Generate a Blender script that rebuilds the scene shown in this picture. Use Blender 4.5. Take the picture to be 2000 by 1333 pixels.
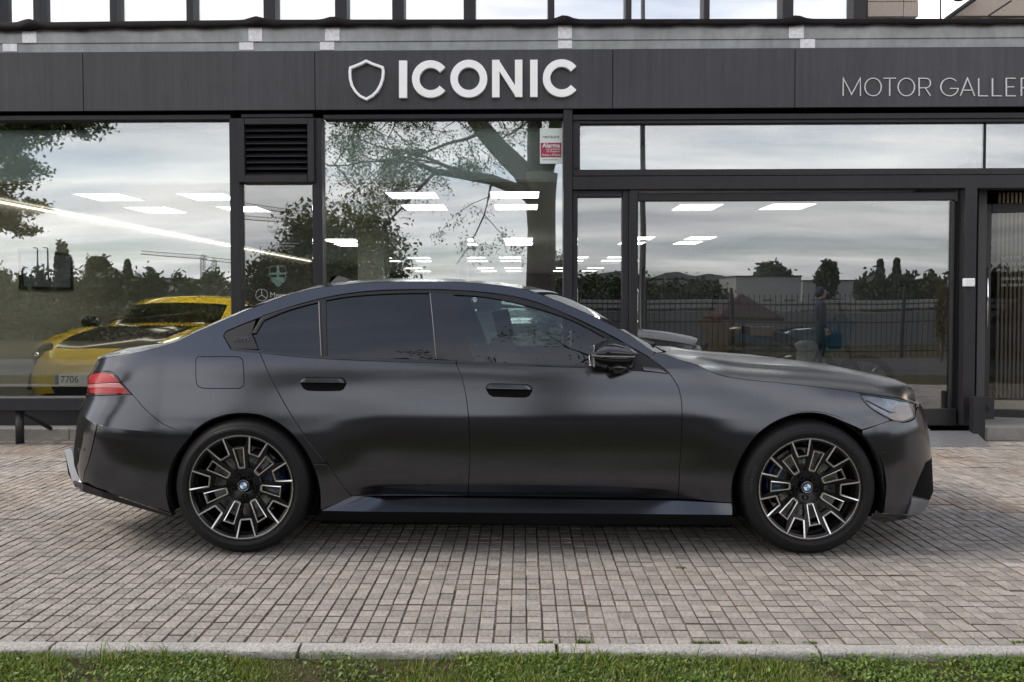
import bpy, bmesh, math, random
import numpy as np
from math import radians as rad, pi, sin, cos
from mathutils import Matrix, Vector, geometry
random.seed(7); RNG = np.random.default_rng(7)
for o in list(bpy.data.objects): bpy.data.objects.remove(o)
scene = bpy.context.scene
COL = scene.collection

# ------------------------------------------------------------------ camera
F, CX, CY = 1555.0, 1000.0, 666.5
CAMZ, YAW, PITCH, ROLL, SHY = 1.35, 0.01286, rad(1.5), -0.0017, -35.8
R3 = Matrix.Rotation(YAW, 3, 'Z') @ Matrix.Rotation(pi/2-PITCH, 3, 'X') @ Matrix.Rotation(ROLL, 3, 'Z')
cd = bpy.data.cameras.new('camera'); cam = bpy.data.objects.new('camera', cd); COL.objects.link(cam)
M4 = R3.to_4x4(); M4.translation = (0, 0, CAMZ); cam.matrix_world = M4
cd.sensor_width = 36; cd.lens = F*36/2000; cd.shift_y = SHY/2000; cd.clip_end = 9000; cd.clip_start = .05
scene.camera = cam

# ------------------------------------------------------------------ sky
SUN_EL, SUN_AZ = rad(42), rad(272)      # azimuth clockwise from +Y (north)
w = bpy.data.worlds.new('World'); scene.world = w; w.use_nodes = True
nt = w.node_tree; N = nt.nodes; L = nt.links
for n in list(N): N.remove(n)
out = N.new('ShaderNodeOutputWorld'); bg = N.new('ShaderNodeBackground'); bg.inputs[1].default_value = .10
sky = N.new('ShaderNodeTexSky'); sky.sky_type = 'NISHITA'; sky.sun_disc = False
sky.sun_elevation = SUN_EL; sky.sun_rotation = SUN_AZ; sky.air_density = 1.0; sky.dust_density = 1.2; sky.ozone_density = 2.0
tc = N.new('ShaderNodeTexCoord'); sep = N.new('ShaderNodeSeparateXYZ'); L.new(tc.outputs['Generated'], sep.inputs[0])
# flat cloud layer: direction divided by its height
mx = N.new('ShaderNodeMath'); mx.operation = 'MAXIMUM'; mx.inputs[1].default_value = 0.0; L.new(sep.outputs[2], mx.inputs[0])
ad = N.new('ShaderNodeMath'); ad.operation = 'ADD'; ad.inputs[1].default_value = .12; L.new(mx.outputs[0], ad.inputs[0])
dv = N.new('ShaderNodeVectorMath'); dv.operation = 'DIVIDE'
cmb = N.new('ShaderNodeCombineXYZ')
for i in range(3): L.new(ad.outputs[0], cmb.inputs[i])
L.new(tc.outputs['Generated'], dv.inputs[0]); L.new(cmb.outputs[0], dv.inputs[1])
def wnoise(scale, det, rough, sx=1, sy=1, off=0):
    mp = N.new('ShaderNodeMapping'); mp.inputs['Scale'].default_value = (sx, sy, .6); mp.inputs['Location'].default_value = (off, off*.7, 0)
    L.new(dv.outputs[0], mp.inputs[0])
    n = N.new('ShaderNodeTexNoise'); n.inputs['Scale'].default_value = scale; n.inputs['Detail'].default_value = det; n.inputs['Roughness'].default_value = rough
    L.new(mp.outputs[0], n.inputs[0]); return n.outputs[0]
n1 = wnoise(.55, 6, .55, .7, 1.6, 3.1)
r1 = N.new('ShaderNodeValToRGB'); r1.color_ramp.elements[0].position = .30; r1.color_ramp.elements[1].position = .54
L.new(n1, r1.inputs[0])
n2 = wnoise(1.1, 6, .6, .6, 1.5, 9.4)
r2 = N.new('ShaderNodeValToRGB')      # cloud brightness
e = r2.color_ramp.elements; e[0].position = .32; e[0].color = (5.5, 5.6, 5.9, 1); e[1].position = .66; e[1].color = (10.4, 10.1, 9.7, 1)
L.new(n2, r2.inputs[0])
mixc = N.new('ShaderNodeMix'); mixc.data_type = 'RGBA'
sc = N.new('ShaderNodeMath'); sc.operation = 'MULTIPLY'; sc.inputs[1].default_value = .95; L.new(r1.outputs[0], sc.inputs[0])
thin = N.new('ShaderNodeMapRange'); thin.interpolation_type = 'SMOOTHSTEP'; thin.inputs['From Min'].default_value = .42; thin.inputs['From Max'].default_value = .86; thin.inputs['To Min'].default_value = 1; thin.inputs['To Max'].default_value = .5
L.new(sep.outputs[2], thin.inputs[0]); th2 = N.new('ShaderNodeMath'); th2.operation = 'MULTIPLY'; L.new(sc.outputs[0], th2.inputs[0]); L.new(thin.outputs[0], th2.inputs[1])
L.new(th2.outputs[0], mixc.inputs['Factor']); L.new(sky.outputs[0], mixc.inputs['A']); L.new(r2.outputs[0], mixc.inputs['B'])
L.new(mixc.outputs['Result'], bg.inputs[0]); L.new(bg.outputs[0], out.inputs[0])
# ------------------------------------------------------------------ sun (veiled)
sd = bpy.data.lights.new('sun', 'SUN'); sd.energy = 1.9; sd.angle = rad(22); sd.color = (1, .90, .78)
so = bpy.data.objects.new('sun', sd); COL.objects.link(so)
dirv = Vector((sin(SUN_AZ)*cos(SUN_EL), cos(SUN_AZ)*cos(SUN_EL), sin(SUN_EL)))
so.rotation_euler = dirv.to_track_quat('Z', 'Y').to_euler(); so.location = dirv*30
vs = scene.view_settings; vs.view_transform = 'Standard'; vs.look = 'None'; vs.exposure = 1.2; vs.gamma = 1; vs.use_curve_mapping = False

# ------------------------------------------------------------------ measuring helpers
R3n = np.array(R3)
def ray(px, py):
    d = R3n @ np.array([(px-CX)/F, (-(py-CY)+SHY)/F, -1.0]); return d
def P(px, py, Y):
    d = ray(px, py); t = Y/d[1]; return (d[0]*t, Y, CAMZ+d[2]*t)
def G(px, py, z=0.0):
    d = ray(px, py); t = (z-CAMZ)/d[2]; return (d[0]*t, d[1]*t, z)
def proj(X, Y, Z):
    v = np.stack([X, Y, np.asarray(Z)-CAMZ], -1) @ R3n
    return CX+F*v[..., 0]/-v[..., 2], CY-(F*v[..., 1]/-v[..., 2]-SHY)
YG = 8.02                                    # plane of the shop glass
def RF(px, py, D):                           # thing seen in the glass at virtual depth D
    x, y, z = P(px, py, D); return (x, 2*YG-D, z)

# ------------------------------------------------------------------ mesh helpers
def tag(o, label=None, cat=None, group=None, kind=None):
    if label: o['label'] = label
    if cat: o['category'] = cat
    if group: o['group'] = group
    if kind: o['kind'] = kind
    return o
def empty(name, loc=(0, 0, 0), rz=0, label=None, cat=None, group=None):
    o = bpy.data.objects.new(name, None); COL.objects.link(o); o.location = loc; o.rotation_euler = (0, 0, rz)
    o.empty_display_size = .1
    return tag(o, label, cat, group)
def link(name, me, parent=None, mat=None):
    if mat is not None:
        for m in (mat if isinstance(mat, (list, tuple)) else [mat]): me.materials.append(m)
    o = bpy.data.objects.new(name, me); COL.objects.link(o); o.parent = parent; return o
def mesh(name, V, Fc, mat=None, parent=None, smooth=False, mi=None):
    me = bpy.data.meshes.new(name); me.from_pydata([tuple(map(float, v)) for v in V], [], [tuple(map(int, f)) for f in Fc])
    if smooth: me.polygons.foreach_set('use_smooth', [True]*len(me.polygons))
    if mi is not None: me.polygons.foreach_set('material_index', mi)
    me.update(); return link(name, me, parent, mat)
class MB:
    def __init__(s): s.v = []; s.f = []; s.mi = []
    def add(s, V, Fc, m=0):
        b = len(s.v); s.v += [tuple(v) for v in V]; s.f += [tuple(i+b for i in f) for f in Fc]; s.mi += [m]*len(Fc)
    def box(s, x0, x1, y0, y1, z0, z1, m=0, c=0.0):
        if c <= 0:
            V = [(x, y, z) for x in (x0, x1) for y in (y0, y1) for z in (z0, z1)]
            s.add(V, [(0, 1, 3, 2), (4, 6, 7, 5), (0, 4, 5, 1), (2, 3, 7, 6), (0, 2, 6, 4), (1, 5, 7, 3)], m); return
        V = []; idx = {}
        for ix, x in enumerate((x0, x1)):
            for iy, y in enumerate((y0, y1)):
                for iz, z in enumerate((z0, z1)):
                    dx, dy, dz = (c if ix == 0 else -c), (c if iy == 0 else -c), (c if iz == 0 else -c)
                    for ax in range(3):
                        p = [x+dx, y+dy, z+dz]; p[ax] = (x, y, z)[ax]
                        idx[(ix, iy, iz, ax)] = len(V); V.append(tuple(p))
        Fc = []
        def q(*k): Fc.append(tuple(idx[t] for t in k))
        for a in (0, 1):
            r = (lambda L_: L_ if a else L_[::-1])
            q(*r([(a, 0, 0, 0), (a, 1, 0, 0), (a, 1, 1, 0), (a, 0, 1, 0)]))
            q(*r([(0, a, 0, 1), (0, a, 1, 1), (1, a, 1, 1), (1, a, 0, 1)]))
            q(*r([(0, 0, a, 2), (1, 0, a, 2), (1, 1, a, 2), (0, 1, a, 2)]))
        for a in (0, 1):
            for b in (0, 1):
                q((a, b, 0, 0), (a, b, 0, 1), (a, b, 1, 1), (a, b, 1, 0))
                q((a, 0, b, 0), (a, 1, b, 0), (a, 1, b, 2), (a, 0, b, 2))
                q((0, a, b, 1), (1, a, b, 1), (1, a, b, 2), (0, a, b, 2))
                for d in (0, 1): q((a, b, d, 0), (a, b, d, 1), (a, b, d, 2))
        s.add(V, Fc, m)
    def tube(s, pts, rad_, n=8, m=0, cap=True):
        pts = [Vector(p) for p in pts]; k = len(pts)
        rr = rad_ if hasattr(rad_, '__len__') else [rad_]*k
        V = []; up = Vector((0, 0, 1))
        for i, p in enumerate(pts):
            t = (pts[min(i+1, k-1)]-pts[max(i-1, 0)]).normalized()
            a = t.cross(up if abs(t.z) < .95 else Vector((1, 0, 0))).normalized(); b = t.cross(a)
            for j in range(n):
                th = 2*pi*j/n; V.append(p+(a*cos(th)+b*sin(th))*rr[i])
        Fc = [(i*n+j, i*n+(j+1) % n, (i+1)*n+(j+1) % n, (i+1)*n+j) for i in range(k-1) for j in range(n)]
        if cap: Fc += [tuple(range(n))[::-1], tuple((k-1)*n+j for j in range(n))]
        s.add(V, Fc, m)
    def prism(s, poly, y0, y1, m=0):          # polygon in x,z extruded along y
        n = len(poly); V = [(x, y0, z) for x, z in poly]+[(x, y1, z) for x, z in poly]
        s.add(V, [tuple(range(n)), tuple(range(2*n-1, n-1, -1))]+[(i, i+n, (i+1) % n+n, (i+1) % n) for i in range(n)], m)
    def lathe(s, prof, n=48, m=0, center=(0, 0, 0)):      # profile (r, y) about the y axis
        V = []; k = len(prof)
        for i in range(n):
            a = 2*pi*i/n
            for r, y in prof: V.append((center[0]+r*sin(a), center[1]+y, center[2]+r*cos(a)))
        s.add(V, [(i*k+j, ((i+1) % n)*k+j, ((i+1) % n)*k+j+1, i*k+j+1) for i in range(n) for j in range(k-1)], m)
    def build(s, name, mat, parent=None, smooth=False):
        o = mesh(name, s.v, s.f, mat, parent, smooth, s.mi)
        bm = bmesh.new(); bm.from_mesh(o.data); bmesh.ops.recalc_face_normals(bm, faces=bm.faces); bm.to_mesh(o.data); bm.free()
        return o
def auto_smooth(o, ang=35):
    me = o.data; me.polygons.foreach_set('use_smooth', [True]*len(me.polygons))
    me.set_sharp_from_angle(angle=rad(ang)); return o
def box(name, x0, x1, y0, y1, z0, z1, mat, parent=None, c=0.003):
    m = MB(); m.box(x0, x1, y0, y1, z0, z1, 0, c); return m.build(name, mat, parent)
def copy_tree(o, parent=None):
    c = o.copy(); COL.objects.link(c); c.parent = parent
    for k in ('label', 'group'):
        if k in c and parent is None: del c[k]
    for ch in [x for x in bpy.data.objects if x.parent is o]: copy_tree(ch, c)
    return c

# ------------------------------------------------------------------ materials
def mat(name, col, rough=.6, metal=0, spec=.5, noise=None, bump=None, coat=0, coatr=.03, emis=None, trans=0, streak=None, isl=0, ior=1.5, tint=None):
    m = bpy.data.materials.new(name); m.use_nodes = True; t = m.node_tree; b = t.nodes['Principled BSDF']
    b.inputs['Base Color'].default_value = (*col, 1); b.inputs['Roughness'].default_value = rough; b.inputs['Metallic'].default_value = metal
    b.inputs['Specular IOR Level'].default_value = spec; b.inputs['Coat Weight'].default_value = coat; b.inputs['Coat Roughness'].default_value = coatr
    b.inputs['Transmission Weight'].default_value = trans; b.inputs['IOR'].default_value = ior
    if emis: b.inputs['Emission Color'].default_value = (*emis[0], 1); b.inputs['Emission Strength'].default_value = emis[1]
    src = None
    tcn = t.nodes.new('ShaderNodeTexCoord') if (noise or bump or streak or tint) else None
    fac = None
    def nz(scale, det=5, rgh=.6, vec=None, sc3=None, coord='Object'):
        n = t.nodes.new('ShaderNodeTexNoise'); n.inputs['Scale'].default_value = scale; n.inputs['Detail'].default_value = det; n.inputs['Roughness'].default_value = rgh
        if sc3:
            mp = t.nodes.new('ShaderNodeMapping'); mp.inputs['Scale'].default_value = sc3; t.links.new(tcn.outputs[coord], mp.inputs[0]); t.links.new(mp.outputs[0], n.inputs[0])
        else: t.links.new(tcn.outputs[coord], n.inputs[0])
        return n.outputs[0]
    cur = None
    def mul(cur, f, lo, hi):
        mr = t.nodes.new('ShaderNodeMapRange'); mr.inputs['From Min'].default_value = .25; mr.inputs['From Max'].default_value = .75
        mr.inputs['To Min'].default_value = lo; mr.inputs['To Max'].default_value = hi; t.links.new(f, mr.inputs[0])
        if cur is None: return mr.outputs[0]
        a = t.nodes.new('ShaderNodeMath'); a.operation = 'MULTIPLY'; t.links.new(cur, a.inputs[0]); t.links.new(mr.outputs[0], a.inputs[1]); return a.outputs[0]
    if noise:
        for (scale, lo, hi) in noise: cur = mul(cur, nz(scale), lo, hi)
    if streak:
        sc3, lo, hi = streak; cur = mul(cur, nz(1, 4, .6, sc3=sc3), lo, hi)
    if isl:
        g = t.nodes.new('ShaderNodeNewGeometry'); mr = t.nodes.new('ShaderNodeMapRange'); mr.inputs['To Min'].default_value = 1-isl; mr.inputs['To Max'].default_value = 1+isl*.7
        oi = t.nodes.new('ShaderNodeObjectInfo'); aa = t.nodes.new('ShaderNodeMath'); aa.operation = 'ADD'; fr_ = t.nodes.new('ShaderNodeMath'); fr_.operation = 'FRACT'
        t.links.new(g.outputs['Random Per Island'], aa.inputs[0]); t.links.new(oi.outputs['Random'], aa.inputs[1]); t.links.new(aa.outputs[0], fr_.inputs[0]); t.links.new(fr_.outputs[0], mr.inputs[0])
        if cur is None: cur = mr.outputs[0]
        else:
            a = t.nodes.new('ShaderNodeMath'); a.operation = 'MULTIPLY'; t.links.new(cur, a.inputs[0]); t.links.new(mr.outputs[0], a.inputs[1]); cur = a.outputs[0]
    if cur is not None:
        vm = t.nodes.new('ShaderNodeVectorMath'); vm.operation = 'SCALE'; vm.inputs[0].default_value = col; t.links.new(cur, vm.inputs['Scale'])
        t.links.new(vm.outputs[0], b.inputs['Base Color'])
    if tint:
        mr = t.nodes.new('ShaderNodeMapRange'); mr.inputs['From Min'].default_value = .48; mr.inputs['From Max'].default_value = .70; mr.inputs['To Max'].default_value = tint[2]; mr.clamp = True
        t.links.new(nz(tint[0], 5, .65), mr.inputs[0]); mxx = t.nodes.new('ShaderNodeMix'); mxx.data_type = 'RGBA'; mxx.blend_type = 'MULTIPLY'; mxx.inputs['B'].default_value = (*tint[1], 1)
        t.links.new(mr.outputs[0], mxx.inputs['Factor'])
        if cur is not None: t.links.new(vm.outputs[0], mxx.inputs['A'])
        else: mxx.inputs['A'].default_value = (*col, 1)
        t.links.new(mxx.outputs['Result'], b.inputs['Base Color'])
    if bump:
        bn = t.nodes.new('ShaderNodeBump'); bn.inputs['Strength'].default_value = bump[1]; bn.inputs['Distance'].default_value = bump[2]
        t.links.new(nz(bump[0], 6, .65), bn.inputs['Height']); t.links.new(bn.outputs[0], b.inputs['Normal'])
    return m
def glass(name, refl, tint, rough=0.0, wav=None):
    m = bpy.data.materials.new(name); m.use_nodes = True; t = m.node_tree
    for n in list(t.nodes): t.nodes.remove(n)
    o = t.nodes.new('ShaderNodeOutputMaterial'); mx = t.nodes.new('ShaderNodeMixShader'); tr = t.nodes.new('ShaderNodeBsdfTransparent'); gl = t.nodes.new('ShaderNodeBsdfGlossy')
    fr = t.nodes.new('ShaderNodeFresnel'); fr.inputs[0].default_value = 1.5
    mr = t.nodes.new('ShaderNodeMapRange'); mr.inputs['To Min'].default_value = refl-.04; mr.inputs['To Max'].default_value = 1; mr.clamp = True
    t.links.new(fr.outputs[0], mr.inputs[0]); t.links.new(mr.outputs[0], mx.inputs[0])
    tr.inputs[0].default_value = (*tint, 1); gl.inputs['Color'].default_value = (.97, .98, 1, 1); gl.inputs['Roughness'].default_value = rough
    t.links.new(tr.outputs[0], mx.inputs[1]); t.links.new(gl.outputs[0], mx.inputs[2]); t.links.new(mx.outputs[0], o.inputs[0])
    if wav:
        tcn = t.nodes.new('ShaderNodeTexCoord'); n = t.nodes.new('ShaderNodeTexNoise'); n.inputs['Scale'].default_value = wav[0]; n.inputs['Detail'].default_value = 1
        t.links.new(tcn.outputs['Object'], n.inputs[0]); bn = t.nodes.new('ShaderNodeBump'); bn.inputs['Strength'].default_value = 1; bn.inputs['Distance'].default_value = wav[1]
        t.links.new(n.outputs[0], bn.inputs['Height']); t.links.new(bn.outputs[0], gl.inputs['Normal'])
    return m
MT = {}
MT['paint'] = mat('matte_grey_paint', (.086, .089, .100), .175, .95, noise=[(3.0, .96, 1.04)])
MT['gloss_black'] = mat('gloss_black', (.008, .008, .009), .08, 0, .6)
MT['satin_black'] = mat('satin_black', (.009, .009, .010), .38, spec=.3)
MT['dark'] = mat('dark_liner', (.005, .005, .005), .9, spec=.08)
MT['rubber'] = mat('tyre_rubber', (.0085, .0085, .009), .62, spec=.22, noise=[(30, .8, 1.25)])
MT['machined'] = mat('machined_alloy', (.72, .72, .74), .22, 1)
MT['rimblack'] = mat('rim_black', (.004, .004, .005), .16, 0, .28)
MT['disc'] = mat('brake_disc', (.30, .30, .28), .35, 1)
MT['caliper'] = mat('brake_caliper', (.01, .03, .10), .25, coat=.5)
MT['chrome'] = mat('bright_metal', (.8, .8, .82), .12, 1)
MT['white'] = mat('white_plastic', (.75, .76, .78), .35)
MT['blue'] = mat('badge_blue', (.10, .28, .55), .25)
MT['tint'] = glass('tinted_car_glass', .055, (.02, .022, .028))
MT['clear'] = glass('car_glass', .065, (.42, .50, .50))
MT['screen'] = glass('windscreen_glass', .09, (.30, .35, .34))
MT['red'] = mat('tail_lamp_red', (.09, .002, .003), .2, 0, .3, coat=.25)
MT['redlit'] = mat('tail_lamp_bright_red', (.27, .007, .009), .25, 0, .3, coat=.2)
MT['pink'] = mat('tail_lamp_clear', (.34, .12, .12), .25, coat=.2)
MT['lamp'] = mat('headlamp_lens', (.13, .14, .165), .10, .8, coat=1, noise=[(14, .4, 1.4)], bump=(9, .5, .02))
MT['lampdark'] = mat('headlamp_inner', (.16, .13, .11), .2, .7, coat=1, bump=(12, .5, .02))
MT['strip'] = mat('pillar_strip_metal', (.035, .035, .038), .5, .3)
MT['seat'] = mat('seat_leather', (.022, .022, .024), .5)
# ================================================================== ground, pavement, kerb, grass
M_soil = mat('soil_and_short_grass', (.050, .045, .024), .95, spec=.08, noise=[(2.5, .6, 1.4), (40, .6, 1.4)], bump=(60, .8, .02))
M_asph = mat('asphalt', (.060, .060, .062), .85, spec=.2, noise=[(.6, .75, 1.25), (90, .7, 1.3)], bump=(120, .5, .01))
M_pave = mat('paving_concrete', (.345, .315, .288), .82, noise=[(.55, .72, 1.2), (2.3, .62, 1.22), (11, .78, 1.15), (60, .76, 1.2)], isl=.20, bump=(58, .9, .017), tint=(.9, (1.0, .78, .58), .9))
M_joint = mat('paving_joint', (.085, .068, .055), .95, noise=[(3.5, .35, 2.2), (30, .6, 1.5)])
M_kerb = mat('kerb_granite', (.33, .32, .305), .85, noise=[(5, .8, 1.15), (70, .62, 1.35), (160, .8, 1.2)], bump=(95, 1, .012))
M_step = mat('step_stone', (.26, .245, .225), .8, noise=[(3, .7, 1.2), (60, .8, 1.2)], bump=(80, .6, .006))

def rsheet(name, x0, x1, y0, y1, z, m, kind='structure', label=None):
    o = mesh(name, [(x0, y0, z), (x1, y0, z), (x1, y1, z), (x0, y1, z)], [(0, 1, 2, 3)], m); tag(o, label, kind=kind); return o
KY = G(1000, 1257.2)[1]                 # inner edge of the kerb
ky2 = G(1000, 1271)[1]
PB = 7.80                               # back edge of the pavement
rsheet('ground', -3000, 3000, -3000, 3000, -.14, M_soil)
rsheet('verge', -40, 40, 1.1, ky2+.01, -.036, M_soil)
rsheet('road', -400, 400, -4.2, 1.1, -.10, M_asph)
rsheet('pavement_bed', -16, 16, KY, 9, -.0065, M_joint)

TS = .1985; g0 = G(1062, 1256.5)
x0t = g0[0] % TS
def tile_geo(rng, dx=0, dy=0, dz=0):
    V = []; Fc = []
    c = TS/3; h0 = -.009; gap = .0023; gy = .0027
    for i in range(3):
        for j in range(3):
            gl_ = gap+(.0016 if i == 0 else 0); gr = gap+(.0016 if i == 2 else 0)
            gb = gy+(.0016 if j == 0 else 0); gt = gy+(.0016 if j == 2 else 0)
            xa, xb = i*c+gl_+rng.uniform(-.0012, .0012), (i+1)*c-gr+rng.uniform(-.0012, .0012)
            ya, yb = j*c+gb+rng.uniform(-.0012, .0012), (j+1)*c-gt+rng.uniform(-.0012, .0012)
            z = rng.uniform(-.0018, .0012); tx = rng.uniform(-.002, .002); ty = rng.uniform(-.002, .002); e_ = .0034
            b = len(V)
            for (x, y) in ((xa, ya), (xb, ya), (xb, yb), (xa, yb)): V.append((x+dx, y+dy, h0+dz))
            for (x, y, a, bb) in ((xa, ya, 1, 1), (xb, ya, -1, 1), (xb, yb, -1, -1), (xa, yb, 1, -1)):
                V.append((x+a*e_+dx, y+bb*e_+dy, z+dz+(x-TS/2)*tx*4+(y-TS/2)*ty*4))
            for (x, y, a, bb) in ((xa, ya, 1, 1), (xb, ya, -1, 1), (xb, yb, -1, -1), (xa, yb, 1, -1)):
                V.append((x+a*.0008+dx, y+bb*.0008+dy, z-.0022+dz))
            Fc.append((b+4, b+5, b+6, b+7))
            for k in range(4):
                k2 = (k+1) % 4
                Fc.append((b+8+k, b+8+k2, b+4+k2, b+4+k)); Fc.append((b+k, b+k2, b+8+k2, b+8+k))
    return V, Fc
pav = empty('pavement', (0, 0, 0)); tag(pav, kind='structure')
rr = random.Random(3)
tvars = []
for k in range(40):
    V, Fc = tile_geo(rr); me = bpy.data.meshes.new('paving_tile'); me.from_pydata(V, [], Fc); me.materials.append(M_pave); me.materials.append(M_joint); me.polygons.foreach_set('material_index', [1 if (q % 9) in (2, 4, 6, 8) else 0 for q in range(len(Fc))]); tvars.append(me)
cells = []
ny = int((PB-KY)/TS)
for j in range(ny+1):
    y = KY+.002+j*TS
    for i in range(-75, 75):
        x = x0t+i*TS
        if x < -11.5 or x > 11.5: continue
        if y+TS > PB+.05: continue
        pxs, pys = proj(np.array([x, x+TS]), np.array([y, y]), np.array([0, 0]))
        vis = pxs[1] > 0 and pxs[0] < 2000
        cells.append((x, y, vis))
cells.sort(key=lambda c: (not c[2], c[1]+abs(c[0])*.01))
rest = MB()
for n, (x, y, vis) in enumerate(cells):
    dz = rr.gauss(0, .0012)
    if vis and n < 290:
        o = bpy.data.objects.new('paving_tile', rr.choice(tvars)); COL.objects.link(o); o.parent = pav; o.location = (x, y, dz)
    else:
        V, Fc = tile_geo(rr, x, y, dz); rest.add(V, Fc)
me = bpy.data.meshes.new('paving_tiles_beyond'); me.from_pydata(rest.v, [], rest.f); o = link('paving_tiles_beyond', me, pav, [M_pave, M_joint]); me.polygons.foreach_set('material_index', [1 if (q % 9) in (2, 4, 6, 8) else 0 for q in range(len(rest.f))]); tag(o, kind='stuff')

# kerb stones
ky2 = G(1000, 1271)[1]
kerb = empty('kerb', (0, 0, 0)); tag(kerb, kind='structure')
kj = [G(p, 1258)[0] for p in (-390, 108, 588, 1086, 1590, 2090)]
kj = [kj[0]-4, kj[0]-3, kj[0]-2, kj[0]-1]+kj+[kj[-1]+1, kj[-1]+2, kj[-1]+3]
for a, b in zip(kj[:-1], kj[1:]):
    # profile with rounded front arris, roughened
    n = 24; prof = [(KY-.002, -.10), (KY-.002, .001), (ky2+.016, .001), (ky2+.007, -.003), (ky2+.001, -.010), (ky2, -.024), (ky2-.001, -.06), (ky2, -.12)]
    V = []; g = .005+rr.random()*.004
    for i in range(n+1):
        x = a+g+(b-a-2*g)*i/n
        for q, (y, z) in enumerate(prof):
            k = 0 if q < 2 else 1
            V.append((x+(rr.uniform(-.003, .003) if i in (0, n) else 0), y+k*rr.gauss(0, .0014), z+k*rr.gauss(0, .0010)))
    m = len(prof)
    Fc = [(i*m+q, i*m+q+1, (i+1)*m+q+1, (i+1)*m+q) for i in range(n) for q in range(m-1)]
    Fc += [tuple(range(m)), tuple(n*m+q for q in range(m))[::-1]]
    o = mesh('kerb_stone', V, Fc, M_kerb, kerb); bm = bmesh.new(); bm.from_mesh(o.data); bmesh.ops.recalc_face_normals(bm, faces=bm.faces); bm.to_mesh(o.data); bm.free(); auto_smooth(o, 50)

# grass blades
def blades(name, n, x0, x1, y0, y1, z, h0, h1, wd, cols, label=None, clump=None):
    x = RNG.uniform(x0, x1, n); y = RNG.uniform(y0, y1, n)
    if clump is not None:
        keep = clump(x, y); x = x[keep]; y = y[keep]; n = len(x)
    h = RNG.uniform(h0, h1, n)*(.75+.5*np.sin(x*3.1+1)*np.sin(x*7.7+y*5)**2)
    a = RNG.uniform(0, 2*pi, n); lean = RNG.uniform(.05, .9, n)*h; la = RNG.uniform(0, 2*pi, n); ww = wd*RNG.uniform(.6, 1.5, n)
    V = np.zeros((n, 5, 3)); dx = np.cos(a)*ww/2; dy = np.sin(a)*ww/2
    V[:, 0] = np.stack([x-dx, y-dy, np.full(n, z)], 1); V[:, 1] = np.stack([x+dx, y+dy, np.full(n, z)], 1)
    mx_, my_ = x+np.cos(la)*lean*.35, y+np.sin(la)*lean*.35
    V[:, 2] = np.stack([mx_+dx*.8, my_+dy*.8, z+h*.6], 1); V[:, 3] = np.stack([mx_-dx*.8, my_-dy*.8, z+h*.6], 1)
    V[:, 4] = np.stack([x+np.cos(la)*lean, y+np.sin(la)*lean, z+h], 1)
    i = np.arange(n)*5
    me = bpy.data.meshes.new(name); me.vertices.add(n*5); me.vertices.foreach_set('co', V.reshape(-1))
    loops = np.stack([i, i+1, i+2, i+3, i+3, i+2, i+4], 1).reshape(-1)
    me.loops.add(len(loops)); me.loops.foreach_set('vertex_index', loops.astype(np.int32))
    st = np.stack([np.arange(n)*7, np.arange(n)*7+4], 1).reshape(-1); tt = np.tile([4, 3], n)
    me.polygons.add(2*n); me.polygons.foreach_set('loop_start', st.astype(np.int32)); me.polygons.foreach_set('loop_total', tt.astype(np.int32))
    for c in cols: me.materials.append(c)
    me.polygons.foreach_set('material_index', np.repeat(RNG.choice(len(cols), n, p=[.45, .33, .12, .10][:len(cols)]/np.sum([.45, .33, .12, .10][:len(cols)])), 2).astype(np.int32))
    me.update(calc_edges=True); o = link(name, me); return tag(o, label, 'grass', kind='stuff')
def leafmat(name, col, tr=.35):
    m = mat(name, col, .55, spec=.35, isl=.35); t = m.node_tree; b = t.nodes['Principled BSDF']; o = t.nodes['Material Output']
    tl = t.nodes.new('ShaderNodeBsdfTranslucent'); mx = t.nodes.new('ShaderNodeMixShader'); mx.inputs[0].default_value = tr
    tl.inputs[0].default_value = (col[0]*1.3, col[1]*1.3, col[2]*.8, 1)
    t.links.new(b.outputs[0], mx.inputs[1]); t.links.new(tl.outputs[0], mx.inputs[2]); t.links.new(mx.outputs[0], o.inputs[0]); return m
MG = [leafmat('grass_green', (.125, .185, .030)), leafmat('grass_dark', (.070, .12, .020)), leafmat('grass_yellow', (.25, .25, .08)), leafmat('grass_dry', (.32, .27, .15))]
sp = lambda x, y: (np.sin(x*2.3+.4)+np.sin(x*5.9+2)+np.sin(x*13+y*9)+RNG.normal(0, .7, len(x))-.35*(x > .9)) > -.35
blades('grass_strip', 78000, -3.8, 3.8, ky2-.40, ky2-.003, -.040, .016, .055, .0042, MG, 'green lawn grass growing against the kerb in the foreground', sp)
blades('grass_tufts', 1400, -3, 3, ky2-.10, ky2-.004, -.040, .05, .12, .0035, MG, 'taller grass tufts leaning on the kerb', lambda x, y: (np.sin(x*3.3)+np.sin(x*8.1+1)+RNG.normal(0, .3, len(x))) > 1.0)
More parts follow.
